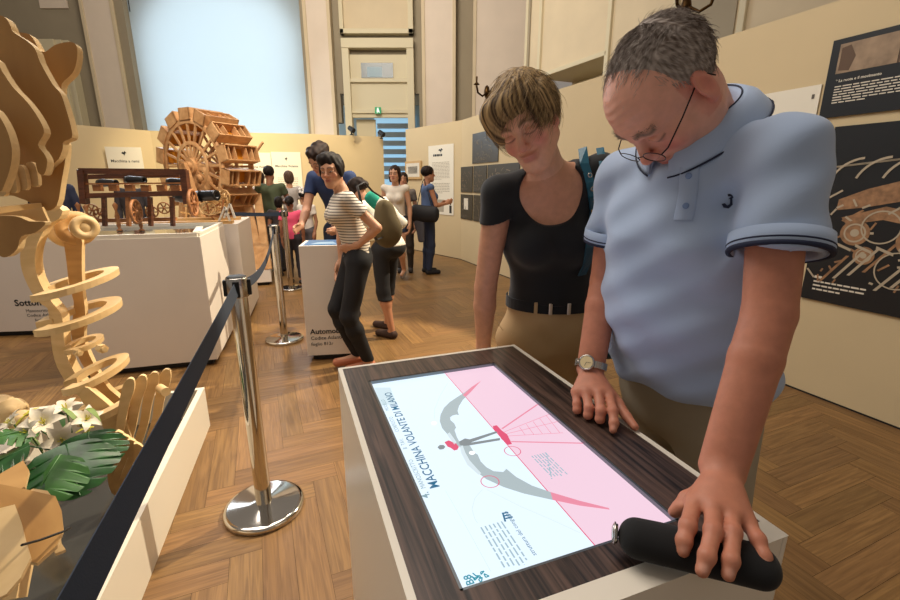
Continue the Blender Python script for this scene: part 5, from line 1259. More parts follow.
# placket strip with buttons
pl_pts = [onshirt(x, y) for (x, y) in ((690,160),(689,176),(688,192),(686,206),(683,220))]
g = MB(); rows = []
for p, n in pl_pts: s = nrm(np.cross(n, (0,0,1))); rows += [p - s*.016 + n*.0005, p - s*.015 + n*.003, p + s*.015 + n*.003, p + s*.016 + n*.0005]
g.add(rows, [(4*i+j, 4*i+j+1, 4*i+5+j, 4*i+4+j) for i in range(len(pl_pts)-1) for j in range(3)], 0, True); obj('placket', g, M_POLO, sp_, world=True)
for i in (1, 3): p, n = pl_pts[i]; obj('button', MB().lathe([(0,0),(.0055,0),(.0058,.0015),(.005,.0028),(.002,.0022),(0,.0022)], p + n*.003, n, 18), mat('shirt_button', (120,146,190), .3) if 'shirt_button' not in MATS else MATS['shirt_button'], sp_, world=True)
p, n = onshirt(728, 201); s = nrm(np.cross((0,0,1), n)); v = np.cross(n, s); g = MB()
for poly in ([(-.2,.9),(.5,1),(.9,.6),(.6,.3),(.0,.2),(.4,.6),(-.1,.6)], [(.3,.3),(.6,.3),(.8,-.5),(.3,-1),(-.5,-.9),(-.9,-.4),(-.4,-.3),(0,-.6),(.35,-.4)]): g.poly([p + n*.0045 + s*x*.010 + v*y*.013 for x, y in poly])
obj('chest_emblem', g, M_NAVY, sp_, world=True)
# trousers
M_KHG = mat('grey_khaki_cloth', (168,158,138), .9, noise=(8,.05), bump=(700,.25,.0006))
tro = U([(eseg(V3(.595,1.055,1.05), V3(.635,1.10,.88), lat, .165, .132, .174, .140), .04), (cone(HipL, KnL, .100, .078), .04), (cone(KnL, AnL, .078, .062), .03), (cone(HipR, KnR, .100, .078), .04), (cone(KnR, AnR, .078, .062), .03)], .04)
tro = INT(FOLD(tro, .004, 34, ((.2,.3,1),(.6,-.3,.8))), lambda P: .045 - P[:,2])
tr = obj('trousers', np_mesh('trousers', [mesh_sdf(tro, V3(.40,.82,.03), V3(.90,1.40,1.16), .007)]), M_KHG, man, world=True)
for a in (AnL, AnR):
    f = INT(U([(cone(a + V3(.02,0,-.055), a + V3(-.17,-.085,-.062), .044, .036), .03)], .02), lambda P: .002 - P[:,2]); lo, hi = bbox([a + V3(.05,0,-.09), a + V3(-.2,-.1,-.05)], .06); obj('shoe', np_mesh('shoe', [mesh_sdf(f, lo, hi, .007)]), mat('brown_leather', (60,40,28), .4) if 'brown_leather' not in MATS else MATS['brown_leather'], man, world=True)
# hair
def scalp(rg, n, cond):
    P = []; 
    while sum(map(len, P)) < n:
        d = rg.normal(size=(n*3, 3)); d /= np.linalg.norm(d, axis=1)[:, None]; c = V3(0,-.020,.036); r = V3(.079,.100,.086); p = c + d*r; p = p[cond(p)]; P.append(p)
    P = np.concatenate(P)[:n]; N = (P - V3(0,-.020,.036))/V3(.079,.100,.086)**2; return P, N/np.linalg.norm(N, axis=1)[:, None]
def condM(p):
    x, y, z = np.abs(p[:,0]), p[:,1], p[:,2]; line = np.where(y > .03, .066 + (y-.03)*.15 + .010*np.cos(x*60), np.where(y > -.01, .005 + (y + .01)*1.8, -.045 - (y + .01)*-.25)); return z > line
def dirM(P, N, rg):
    D = np.tile(V3(.10, .85, -.1), (len(P), 1)); side = (np.abs(P[:,0]) > .058); D[side] = V3(0,.05,-1); back = P[:,1] < -.07; D[back] = V3(0,-.1,-1)
    D = D - N*np.sum(D*N, 1)[:, None]; D /= np.linalg.norm(D, axis=1)[:, None] + 1e-9; return D + N*.22 + rg.normal(0, .22, D.shape)
def toW(vq, Of, Rf): return [(vq[0] @ Rf.T + Of, vq[1])]
h1 = strands(12500, lambda rg, n: scalp(rg, n, condM), dirM, lambda P: np.where(np.abs(P[:,0]) > .06, .014, .021), .00055, 4, 3)
def hcolM(P):
    q = (P - O_) @ HR; n = np.sin(q[:,0]*310 + 5*np.sin(q[:,1]*130)) * np.sin(q[:,1]*190 + q[:,2]*240); m = np.clip(.5 + .38*n + .35*(q[:,1]-.0)/.1 , 0, 1)[:, None]; s = np.clip((np.abs(q[:,0]) - .05)/.03, 0, 1)[:, None]
    return (lin((88,72,60))*(1-m) + lin((200,190,182))*m)*(1-.3*s) + lin((170,158,148))*.3*s
def capf(cond_shift=0.0):
    f = ell((0,-.020,.036), (.0795,.1005,.0865))
    def g(P):
        d = f(P); x, y, z = np.abs(P[:,0]), P[:,1], P[:,2]; line = np.where(y > .03, .068 + (y-.03)*.15 + .010*np.cos(x*60), np.where(y > -.01, .008 + (y + .01)*1.8, -.045 - (y + .01)*-.25)); return smax(d, (line - z)*.6, .004)
    return g
cap = mesh_sdf(capf(), V3(-.1,-.14,-.08), V3(.1,.1,.15), .003); 
hr = obj('hair', np_mesh('hair', toW(cap, O_, HR) + toW(h1, O_, HR), hcolM), M_HAIR, man, world=True)
def browf(s0): return lambda rg, n: (np.stack([s0*rg.uniform(.012,.050,n), np.zeros(n), np.zeros(n)], 1), None)
def brows(nm, n, col, parent, Of, Rf, L=.011, w=.00045, zc=.026):
    rg = np.random.default_rng(9); V = []; 
    for s in (-1, 1):
        t = rg.uniform(0,1,n); x = s*(.012 + .036*t); z = zc + .006*np.sin(t*math.pi)**.8 + rg.uniform(-.0035,.0035,n); y = .094 - 4.2*(np.abs(x)-.012)**2*3.2 - .001; P = np.stack([x,y,z],1)
        N = np.stack([x*6, np.ones(n), z*2], 1); N /= np.linalg.norm(N,axis=1)[:,None]
        V.append(strands(n, lambda r_, n_, P=P, N=N: (P, N), lambda P_, N_, r_, s=s: np.tile(V3(s*.8,.25,.35), (len(P_),1)) + r_.normal(0,.25,(len(P_),3)), L, w, 3, 5))
    o = 0; pc_ = []
    for v in V: pc_ += toW(v, Of, Rf)
    c = lin(col); return obj(nm, np_mesh(nm, pc_, lambda P: np.tile(c, (len(P),1))), M_HAIR, parent, world=True)
brows('eyebrows', 260, (150,138,126), man, O_, HR)
# glasses (worn: a thing of their own resting on nose and ears)
gl = thing('glasses', 'thin dark-framed glasses on the nose of the grey-haired man', 'glasses', h2w((0,.11,-.01)))
def lens_mat():
    m = mat('lens_glass', (245,245,245), .02); nt = m.node_tree; t_ = nt.nodes.new('ShaderNodeBsdfTransparent'); g_ = nt.nodes.new('ShaderNodeBsdfGlossy'); g_.inputs['Roughness'].default_value = .02
    x_ = nt.nodes.new('ShaderNodeMixShader'); x_.inputs[0].default_value = .05; nt.links.new(t_.outputs[0], x_.inputs[1]); nt.links.new(g_.outputs[0], x_.inputs[2]); nt.links.new(x_.outputs[0], nt.nodes['Material Output'].inputs[0]); return m
GM = mat('dark_metal_frame', (40,30,30), .3, .6); HP = lambda p: h2w(p)
def lens_loop(s, r=(.024,.0155), n=28): return [HP((s*.034 + r[0]*math.cos(t), .113 - .20*abs(s*.034 + r[0]*math.cos(t))**1.0*.35, -.014 + r[1]*math.sin(t))) for t in np.linspace(0, 2*math.pi, n, endpoint=False)]
for s in (-1, 1):
    L_ = lens_loop(s); obj('rim', MB().tube(L_, .0009, 6, closed=True), GM, gl, world=True)
    obj('lens', MB().poly(L_), lens_mat() if 'lens_glass' not in MATS else MATS['lens_glass'], gl, world=True)
    obj('temple_arm', MB().tube([HP((s*.058,.108,-.008)), HP((s*.070,.098,-.004)), HP((s*.0765,.05,.004)), HP((s*.0800,.010,.012)), HP((s*.081,-.008,.016)), HP((s*.079,-.026,.004)), HP((s*.076,-.034,-.014))], .0013, 6), GM, gl, world=True)
obj('bridge', MB().tube([HP((-.011,.112,-.009)), HP((0,.116,-.006)), HP((.011,.112,-.009))], .0009, 6), GM, gl, world=True)
# watch
wt = thing('wristwatch', 'steel wristwatch with cream dial on the right wrist of the leaning man', 'watch', WR); ad = nrm(WR - ER); wc_ = WR - ad*.014; 
wu, wv = perp(ad); tocam = nrm(V3(0,0,H) - wc_); tn = nrm(tocam - ad*np.dot(tocam, ad)); 
tn = nrm(tn*.9 + np.cross(ad, tn)*.25); ts_ = np.cross(ad, tn); M_STEEL = mat('watch_steel', (190,186,178), .25, 1.0)
pts = [wc_ + tn*.0340*math.cos(t) + ts_*.0352*math.sin(t) for t in np.linspace(0, 2*math.pi, 40, endpoint=False)]
g = MB()
for i in range(40):
    p = pts[i]; q = pts[(i+1) % 40]; n = nrm((p+q)/2 - wc_); m_ = (p+q)/2 + n*.002; g.bar(p + (q-p)*.06 + n*.002, q - (q-p)*.06 + n*.001, .0165, .003, up=n)
obj('bracelet', g, M_STEEL, wt, world=True)
cc = wc_ + tn*.0350; cs = obj('case', MB().lathe([(0,-.002),(.0175,-.002),(.0195,.001),(.0195,.006),(.0165,.0085),(.0155,.0075),(0,.0075)], cc, tn, 36), M_STEEL, wt, world=True)
obj('dial', MB().lathe([(0,.0078),(.0150,.0078)], cc, tn, 36), mat('cream_dial', (222,204,156), .4), cs, world=True)
obj('hands', MB().bar(cc + tn*.0083, cc + tn*.0083 + ad*.009 + ts_*.003, .0009, .0004, up=tn).bar(cc + tn*.0083, cc + tn*.0083 - ts_*.011, .0007, .0004, up=tn), M_DARK, cs, world=True)
obj('crown', MB().cyl(cc + ts_*.019 + tn*.003, cc + ts_*.023 + tn*.003, .0025), M_STEEL, cs, world=True)
# the dark padded device under his left hand
dv = thing('handset', 'black padded handset held under the left hand of the man on the table corner', 'handset', w_(700,552,.928))
da, db = w_(637,538,.932), w_(758,566,.932); g = mesh_sdf(FOLD(INT(eseg(da, db, V3(0,0,1), .025, .030, .026, .031), lambda P: .9015 - P[:,2]), .0008, 60), *bbox([da, db], .05), .003)
obj('padded_cover', np_mesh('padded_cover', [g]), mat('black_velvet', (7,7,9), .9, sheen=.08), dv, world=True)
dx_ = nrm(da - db); obj('clip', MB().lathe([(0,0),(.013,0),(.013,.006),(.008,.008),(0,.008)], da + dx_*.026, dx_, 18), M_CHROME2, dv, world=True); obj('cord_loop', MB().tube([da + dx_*.03 + V3(0,0,.014*math.sin(t)) + np.cross(dx_, (0,0,1))*.014*math.cos(t) for t in np.linspace(0, 2*math.pi, 16, endpoint=False)], .0015, 6, closed=True), M_CHROME2, dv, world=True)

# ------------------------------------------------------------------ the woman in black behind the table
wo = thing('person', 'woman with short blond hair in black t-shirt, looking down behind the touch table', 'person', (.40, 1.55, 0))
O2 = V3(.212, 1.305, 1.576); H2 = frame(nrm(V3(-.34,-.83,-.44)), V3(-.5,-.22,.83)); H2 = H2*1.0; hw2 = lambda p: O2 + H2 @ np.array(p, float)
lt2 = nrm(V3(1, -.02, .0)); fw2 = V3(-.02,-1,0); NB2 = V3(.300, 1.395, 1.445)
S2R, S2L = V3(.150,1.40,1.390), V3(.455,1.405,1.455); E2R, W2R = V3(.118,1.44,1.085), V3(.118,1.485,.865); E2L, W2L = V3(.50,1.47,1.14), V3(.50,1.44,.90)
T2 = [(V3(.372,1.555,.90), .160, .105), (V3(.362,1.53,1.00), .138, .095), (V3(.350,1.50,1.09), .122, .088), (V3(.325,1.455,1.25), .138, .095), (V3(.308,1.42,1.385), .125, .078)]
tr2 = [(eseg(T2[i][0], T2[i+1][0], lt2, T2[i][1], T2[i][2], T2[i+1][1], T2[i+1][2]), .05) for i in range(4)]
bust = [(ell(V3(.262,1.372,1.235), (.060,.055,.058)), .035), (ell(V3(.385,1.380,1.250), (.060,.055,.058)), .035)]
clav = [(cone(NB2 + V3(0,.01,-.03), S2R, .048, .042), .04), (cone(NB2 + V3(0,.01,-.03), S2L, .048, .042), .04)]
nk2 = U([(cone(hw2((0,-.022,-.045)), NB2, .046, .050), .03), (cone(hw2((0,.012,-.08)), NB2 + V3(0,-.02,-.01), .033, .04), .02)], .03)
head2 = INT(U([LOC(head_f('f', jaw=.93), O2, H2), (nk2, .02)], .02), lambda P: np.linalg.norm(P - A3(O2), axis=1) - .175)
a2 = lambda S, E, Wp: [(cone(S, E, .044, .037), .02), (cone(E, E + (Wp-E)*.30, .037, .038), .006), (cone(E + (Wp-E)*.3, Wp, .038, .025), .006)]
hR2 = simple_hand(W2R, V3(.0,-.15,-1), V3(1,0,0), .35, .95, -1, .35); hL2 = simple_hand(W2L, V3(0,-.3,-1), V3(-1,0,0), .4, .95, 1, .35)
up2 = U(tr2 + bust + clav + [(nk2, .03)] + a2(S2R, E2R, W2R) + a2(S2L, E2L, W2L) + [(hR2, .01), (hL2, .01)], .03)
K2 = [(V3(.28,1.56,.86), V3(.27,1.55,.47), V3(.27,1.60,.09)), (V3(.45,1.56,.86), V3(.46,1.55,.47), V3(.47,1.61,.09))]
lg2 = [(cone(a, b, .078, .052), .04) for a, b, c in K2] + [(cone(b, c, .05, .034), .03) for a, b, c in K2] + [(cone(c + V3(0,.02,-.05), c + V3(0,-.16,-.06), .034, .026), .03) for a, b, c in K2]
fc2 = face_col((224,170,142), (196,124,112), (112,86,66), blush=(214,128,112))
def col2(P):
    c = fc2((P - O2) @ H2); far = np.linalg.norm(P - O2, axis=1) > .16; c[far] = lin((208,152,122)); return c
pcs = [mesh_sdf(head2, O2 - .18, O2 + .18, .0023), mesh_sdf(INT(up2, lambda P: .84 - P[:,2]), V3(.02,1.26,.66), V3(.60,1.68,1.54), .0045), mesh_sdf(INT(U(lg2 + tr2[:1], .03), lambda P: P[:,2] - .95), V3(.10,1.34,.001), V3(.62,1.75,.97), .010), mesh_sdf(INT(up2, lambda P: P[:,2] - .86), V3(.02,1.3,.62), V3(.22,1.6,.88), .004), mesh_sdf(INT(up2, lambda P: P[:,2] - .88), V3(.46,1.3,.62), V3(.60,1.56,.90), .006)]
obj('body', np_mesh('body', pcs, col2), M_SKIN, wo, world=True)
M_BLK = mat('black_jersey', (16,18,22), .85, sheen=.15, bump=(700,.2,.0006))
ts = [(eseg(T2[i][0] + V3(0,0,.06 if i == 0 else 0), T2[i+1][0], lt2, T2[i][1]+.010, T2[i][2]+.010, T2[i+1][1]+.008, T2[i+1][2]+.008), .05) for i in range(4)]
sv2 = []
for S_, E_, kx in ((S2R, E2R, -1), (S2L, E2L, 1)):
    ax_ = nrm(E_ - S_); hp = S_ + ax_*.085; s_ = INT(cone(S_, S_ + ax_*.13, .052, .050), plane(hp, nrm(ax_ + V3(kx*-.35,0,-.1)))); sv2.append((CUT(s_, cone(hp - ax_*.03, hp + ax_*.06, .040, .043)), .02))
cl2 = [(OFF(f, .008), k) for f, k in clav]
tee = U(ts + [(OFF(f, .008), k) for f, k in bust] + cl2, .03); tee = CUT(tee, ell(V3(.300,1.31,1.400), (.100,.13,.108)), cone(NB2 + V3(-.01,-.02,.12), NB2 + V3(0,0,-.03), .09, .070), k=.003)
tee = U([tee] + sv2, .012); tee = INT(tee, lambda P: 1.028 - P[:,2])
tee = FOLD(tee, .0030, 34, ((.25,.2,1),(.7,-.2,.5)), 1.0)
te = obj('t_shirt', np_mesh('t_shirt', [mesh_sdf(tee, V3(.04,1.26,.96), V3(.60,1.66,1.52), .0042)]), M_BLK, wo, world=True)
M_BEI = mat('beige_cloth', (196,166,122), .9, noise=(9,.05), bump=(500,.25,.0007))
pt2 = U([(eseg(V3(.356,1.518,1.045), V3(.372,1.555,.88), lt2, .150, .108, .182, .130), .04)] + [(cone(a, b, .100, .075), .05) for a, b, c in K2] + [(cone(b, c, .075, .06), .04) for a, b, c in K2], .04)
pt2 = INT(FOLD(pt2, .0045, 40, ((.5,.2,.8),(-.6,.1,.7))), lambda P: P[:,2] - 1.046, lambda P: .05 - P[:,2])
pt = obj('trousers', np_mesh('trousers', [mesh_sdf(pt2, V3(.10,1.32,.03), V3(.64,1.76,1.08), .0065)]), M_BEI, wo, world=True)
def onf(px, py, f): return onshirt(px, py, f)
def strap_on(f, pts, w, th, nm, m, par, off=.002, label=None):
    P = [onf(x, y, f) for x, y in pts]; g = MB(); rows = []
    for i, (p, n) in enumerate(P):
        t = nrm(P[min(i+1, len(P)-1)][0] - P[max(i-1, 0)][0]); s = nrm(np.cross(t, n)); rows += [p - s*w/2 + n*off, p - s*w/2 + n*(off+th), p + s*w/2 + n*(off+th), p + s*w/2 + n*off]
    g.add(rows, [(4*i+j, 4*i+(j+1) % 4, 4*i+4+(j+1) % 4, 4*i+4+j) for i in range(len(P)-1) for j in range(4)] + [(3,2,1,0), tuple(4*(len(P)-1)+j for j in range(4))], 0)
    return obj(nm, g, m, par, world=True, label=label), P
bt = thing('belt', 'black leather belt with metal loops round the waist of the woman in black', 'belt', V3(.366,1.43,1.01))
g = MB(); N = 48; rows = []
for i in range(N):
    t = 2*math.pi*i/N; c = V3(.359,1.524,1.020); p = c + V3(.157*math.cos(t), .116*math.sin(t), 0); n = nrm(V3(math.cos(t)/.158, math.sin(t)/.117, 0)); rows += [p + V3(0,0,-.019), p + n*.004 + V3(0,0,-.019), p + n*.004 + V3(0,0,.019), p + V3(0,0,.019)]
g.add(rows, [(4*i+j, 4*i+(j+1) % 4, 4*((i+1) % N)+(j+1) % 4, 4*((i+1) % N)+j) for i in range(N) for j in range(4)]); obj('strap', g, M_BLK, bt, world=True)
for a in (-1.75, -1.38, -2.05): p = V3(.359,1.524,1.020) + V3(.164*math.cos(a), .123*math.sin(a), 0); obj('loop', MB().box((p[0]-.006,p[1]-.003,1.000), (p[0]+.006,p[1]+.001,1.040)), M_BEI if a == -2.05 else MATS['polished'] if 'polished' in MATS else mat('polished', (214,200,180), .3, .7), bt, world=True, bevel=.002)
# seams of the trousers
for pts in (((545,325),(546,335),(547,346)), ((497,322),(503,330),(512,334))): strap_on(pt2, pts, .003, .0012, 'seam', M_BEI, pt, .0005)
# woman's hair: volume plus combed locks
hv = U([ell((0,-.022,.048), (.088,.110,.094)), (ell((.055,.058,.045), (.030,.034,.055)), .03), (ell((.0,-.075,.0), (.062,.045,.075)), .03), (ell((.03,.062,.078), (.050,.036,.034)), .03), (ell((.072,.01,.03), (.018,.050,.052)), .02), (ell((-.074,.005,.03), (.016,.045,.048)), .02)], .03)
hv = CUT(hv, ell((-.008,.125,-.008), (.070,.062,.066)), ell((.078,-.006,-.03), (.02,.024,.030)), ell((-.080,-.006,-.02), (.02,.024,.034)), k=.012)
hvF = FOLD(hv, .0022, 170, ((.6,.5,.1),(.9,-.2,.3)))
cap2 = mesh_sdf(hvF, V3(-.12,-.16,-.10), V3(.12,.13,.16), .0032)
def root2(rg, n):
    def cond(p): y, z, x = p[:,1], p[:,2], np.abs(p[:,0]); return (z > np.where(y > .04, .085, np.where(y > -.02, .028, -.055)))
    P, N = scalp(rg, n, cond); return P + N*.009, N
def dir2(P, N, rg):
    part = V3(-.035,-.02,.12); D = P - part; D[:,2] -= .02; D += V3(.02, .045, 0) ; D[:,0] += .035*(P[:,1] > 0); D = D - N*np.sum(D*N,1)[:,None]; D /= np.linalg.norm(D,axis=1)[:,None]; return D + N*.22 + rg.normal(0,.16,D.shape)
h2 = strands(9000, root2, dir2, lambda P: np.where(P[:,1] > .02, .085, .062), .0008, 7, 11, .04)
def hcol2(P):
    q = (P - O2) @ H2; a = np.arctan2(q[:,1]+.02, q[:,0]+.035); n = np.sin(a*46 + 3*np.sin(a*9)) + .6*np.sin(a*97 + q[:,2]*40); m = np.clip(.48 + .40*n, 0, 1)[:, None]; return lin((60,44,32))*(1-m) + lin((196,164,114))*m
obj('hair', np_mesh('hair', toW(cap2, O2, H2) + toW(h2, O2, H2), hcol2), M_HAIR, wo, world=True)
brows('eyebrows', 160, (110,82,60), wo, O2, H2, .008, .0004)
# teal shoulder bag
M_TEAL = mat('teal_leather', (28,98,122), .45, noise=(30,.12)); M_TEALD = mat('dark_teal_leather', (18,70,92), .5)
bag = thing('shoulder_bag', 'teal leather shoulder bag with studded buckled straps on the left shoulder of the woman', 'bag', V3(.52,1.5,1.0))
tf = U([tee, OFF(U(a2(S2L, E2L, W2L), .02), .004)], .01)
for (pts, w) in ((((583,150),(584,165),(589,182),(592,200),(592,216),(590,232)), .026), (((600,150),(603,166),(603,184),(600,204),(597,226),(592,246)), .022)): strap_on(tf, pts, w, .004, 'strap', M_TEAL, bag, .003)
so, SPt = strap_on(tf, ((591,196),(591,212),(590,228),(588,246),(585,262),(580,274)), .030, .005, 'strap', M_TEALD, bag, .007, 'buckled strap end')
for (x, y) in ((588,176),(590,188),(591,202)):
    p, n = onf(x, y, tf); p = p + n*.012; obj('rivet', MB().tube([p + (perp(n)[0]*math.cos(t) + perp(n)[1]*math.sin(t))*.006 for t in np.linspace(0, 2*math.pi, 14, endpoint=False)], .0018, 6, closed=True), M_CHROME2, bag, world=True)
for (x, y) in ((590,214),(597,212)):
    p, n = onf(x, y, tf); p = p + n*.015; u, v = perp(n); obj('buckle', MB().tube([p + u*.011 + v*.009, p + u*.011 - v*.009, p - u*.011 - v*.009, p - u*.011 + v*.009], .002, 6, closed=True), mat('brass_buckle', (190,160,100), .3, .9) if 'brass_buckle' not in MATS else MATS['brass_buckle'], bag, world=True)
bb = lambda P: eseg(V3(.545,1.55,1.10), V3(.545,1.55,.86), V3(0,1,0), .12, .04, .14, .055)(P)
obj('bag_body', np_mesh('bag_body', [mesh_sdf(FOLD(bb, .003, 40), V3(.44,1.36,.76), V3(.64,1.74,1.18), .008)]), M_TEALD, bag, world=True)

# ------------------------------------------------------------------ visitors further back
def cmat(n, c, **k): return MATS[n] if n in MATS else mat(n, c, .85, **k)
def visitor(label, x, y, az, height, top, top_c, bot, bot_c, hair_c, skin=(196,144,112), pose={}, sleeve=.45, leg=1.0, hair='short', female=False, h=.010, shoe_c=(40,34,32), face=False, top_hem=.95, hn=None, only=None, topm=None):
    """az = facing direction in degrees from +x ; joints in a body frame x right, y forward"""
    k = height/1.75; t = thing('person', label, 'person', (x, y, 0)); a = R_(az); F = V3(math.cos(a), math.sin(a), 0); Rr = np.stack([V3(F[1], -F[0], 0), F, V3(0,0,1)], 1); O = V3(x, y, 0)
    sw_ = .165 if female else .185
    J = dict(pel=(0,0,.95), waist=(0,0,1.10), chest=(0,.01,1.30), neck=(0,-.01,1.47), head=(0,.02,1.625), sR=(sw_,0,1.42), sL=(-sw_,0,1.42), eR=(sw_+.05,-.02,1.13), eL=(-sw_-.05,-.02,1.13), wR=(sw_+.04,.05,.88), wL=(-sw_-.04,.05,.88),
        hR=(.09,0,.90), hL=(-.09,0,.90), kR=(.10,.02,.49), kL=(-.10,.02,.49), aR=(.10,-.02,.09), aL=(-.10,-.02,.09), hf=(0,1,0), hu=(0,0,1), hR_d=(0,.15,-1), hL_d=(0,.15,-1)); J.update(pose)
    w = lambda p: O + Rr @ (np.array(p, float)*k); dw = lambda p: Rr @ np.array(p, float); P = {n_: (w(v) if n_ not in ('hf','hu','hR_d','hL_d') else dw(v)) for n_, v in J.items()}
    lt = Rr[:,0]; wd = (.145,.115,.135) if female else (.150,.135,.160)
    tor = [(eseg(P['pel'], P['waist'], lt, wd[0]*k, .10*k, wd[1]*k, .085*k), .05), (eseg(P['waist'], P['chest'], lt, wd[1]*k, .085*k, wd[2]*k, .10*k), .05), (cone(P['chest'] + (P['neck']-P['chest'])*.35, P['sR'], .08*k, .048*k), .05), (cone(P['chest'] + (P['neck']-P['chest'])*.35, P['sL'], .08*k, .048*k), .05)]
    if female: tor += [(ell(P['chest'] + Rr @ V3(s*.065*k, .085*k, -.03*k), (.055*k,)*3), .04) for s in (-1, 1)]
    hd = frame(P['hf'], P['hu']); Oh = P['head']
    nk = [(cone(Oh - hd[:,2]*.05*k - hd[:,1]*.02*k, P['neck'], .048*k, .055*k), .03)]
    ra = (.043,.036,.036,.024) if female else (.048,.040,.041,.028)
    arms = []
    for s in 'RL':
        S_, E_, W_ = P['s'+s], P['e'+s], P['w'+s]; arms.append([(cone(S_, E_, ra[0]*k, ra[1]*k), .02), (cone(E_, E_ + (W_-E_)*.35, ra[1]*k, ra[2]*k), .008), (cone(E_ + (W_-E_)*.3, W_, ra[2]*k, ra[3]*k), .008)])
    hands = [(simple_hand(P['wR'], P['hR_d'], -lt, .4, k, 1, .4), .01), (simple_hand(P['wL'], P['hL_d'], lt, .4, k, -1, .4), .01)]
    lg = []
    for s in 'RL':
        A, B, C = P['h'+s], P['k'+s], P['a'+s]; lg.append([(cone(A, B, .078*k, .055*k), .05), (cone(B, B + (C-B)*.3, .052*k, .054*k), .03), (cone(B + (C-B)*.3, C, .054*k, .034*k), .03)])
    foot = [(cone(P['a'+s] + V3(0,0,-.045*k), P['a'+s] + V3(0,0,-.060*k) + F*.16*k, .036*k, .028*k), .03) for s in 'RL']
    core = U(tor + nk + arms[0] + arms[1] + hands + lg[0] + lg[1] + foot, .03); sk = lin(skin)
    lo, hi = bbox([p for n_, p in P.items() if n_ not in ('hf','hu','hR_d','hL_d')], .2); lo[2] = .002
    core = INT(core, lambda Q: .004 - Q[:,2])
    pcs = [mesh_sdf(core, lo, hi, h)]
    hdf = INT(U([LOC(lambda q: head_f('f' if female else 'm', lids=False, detail=face)(q/k)*k, Oh, hd), (U(nk), .02)], .02), lambda Q: np.linalg.norm(Q - A3(Oh), axis=1) - .155*k)
    pcs.append(mesh_sdf(hdf, Oh - .17, Oh + .17, .0042 if face else .007)); fc = face_col(skin, (178,98,90), tuple(int(v*.6) for v in hair_c), blush=tuple(min(255, int(v*q)) for v, q in zip(skin, (1.03,.88,.86))), eyes_dark=.5)
    def cf(Q): c = fc((Q - Oh) @ hd / k); far = np.linalg.norm(Q - Oh, axis=1) > .15; c[far] = sk; return c
    obj('body', np_mesh('body', pcs, cf), M_SKINF, t, world=True)
    if face:
        for s in (-1, 1): p = Oh + hd @ (V3(s*.031, .0745, .0005)*k); e_ = obj('eye', MB().ball(p, .0122*k, 14, 10), M_EYEW, t, world=True); obj('iris', MB().ball(p + hd @ (V3(0,.0072,0)*k), .0062*k, 12, 8), M_IRIS, e_, world=True)
    # top
    fs = [(OFF(f, .012*k), kk) for f, kk in tor]
    slv = []
    if sleeve > 0:
        for i, s in enumerate('RL'):
            S_, E_ = P['s'+s], P['e'+s]; ax_ = nrm(E_-S_)
            if sleeve <= 1: hp = S_ + (E_-S_)*sleeve*1.0; slv.append((INT(cone(S_, S_ + (E_-S_)*(sleeve+.15), (ra[0]+.014)*k, (ra[1]+.018)*k), plane(hp, ax_)), .015))
            else: slv += [(OFF(f, .012*k), kk) for f, kk in arms[i]]
    tp = U(fs + slv, .03); th_ = top_hem*k
    tp = CUT(tp, ell(P['neck'] + F*.03*k + V3(0,0,.035*k), (.075*k,.075*k,.060*k)), k=.003)
    tp = INT(FOLD(tp, .004, 30, ((.2,.3,1),(.6,-.3,.5)), ph=x), lambda Q: th_ - Q[:,2])
    if only != 'head':
        m = topm or cmat('cloth_%02x%02x%02x' % top_c, top_c); obj(top, np_mesh(top, [mesh_sdf(tp, lo, hi, h)]), m, t, world=True)
    # bottoms
    fs = [(OFF(tor[0][0], .012*k), .04)]; cuts = []
    for i, s in enumerate('RL'): fs += [(OFF(f, .014*k), kk) for f, kk in lg[i]]
    zb = (.93 - .87*leg)*k; bt_ = INT(FOLD(U(fs, .03), .003, 38), lambda Q: Q[:,2] - 1.03*k, lambda Q: zb - Q[:,2])
    obj(bot, np_mesh(bot, [mesh_sdf(bt_, lo, hi, h)]), cmat('cloth_%02x%02x%02x' % bot_c, bot_c), t, world=True)
    for s in 'RL':
        f = INT(OFF(cone(P['a'+s] + V3(0,0,-.05*k) - F*.02*k, P['a'+s] + V3(0,0,-.060*k) + F*.165*k, .036*k, .030*k), .010), lambda Q: .001 - Q[:,2], lambda Q: Q[:,2] - .085*k - 0*P['a'+s][2]) if P['a'+s][2] < .13 else OFF(cone(P['a'+s] + V3(0,0,-.05*k), P['a'+s] + V3(0,0,-.09*k) + F*.13*k, .036*k, .030*k), .008)
        l2, h2_ = bbox([P['a'+s], P['a'+s] + F*.17*k], .12); l2[2] = .0; obj('shoe', np_mesh('shoe', [mesh_sdf(f, l2, h2_, h*.9)]), cmat('shoe_%02x%02x%02x' % shoe_c, shoe_c), t, world=True)
    # hair
    H_ = [ell((0,-.022,.045), (.086,.108,.090))]
    if hair == 'long': H_ += [(ell((0,-.07,-.06), (.075,.045,.13)), .03), (ell((.072,-.02,-.03), (.020,.04,.09)), .02), (ell((-.072,-.02,-.03), (.020,.04,.09)), .02)]
    if hair == 'pony': H_ += [(ell((0,-.125,.04), (.030,.030,.030)), .02), (cone((0,-.145,.03), (0,-.155,-.13), .032, .014), .02)]
    if hair == 'bun': H_ += [(ell((0,-.12,.0), (.045,.035,.045)), .02), (ell((.02,.02,.09), (.07,.07,.05)), .03), (ell((.078,.01,.0), (.016,.03,.05)), .02), (ell((-.078,.01,.0), (.016,.03,.05)), .02)]
    if hair == 'bob': H_ += [(ell((0,-.05,-.02), (.088,.07,.09)), .03)]
    if hair == 'curly': H_ += [(ell((0,.02,.10), (.075,.075,.04)), .03), (ell((0,-.06,.08), (.08,.06,.06)), .03)]
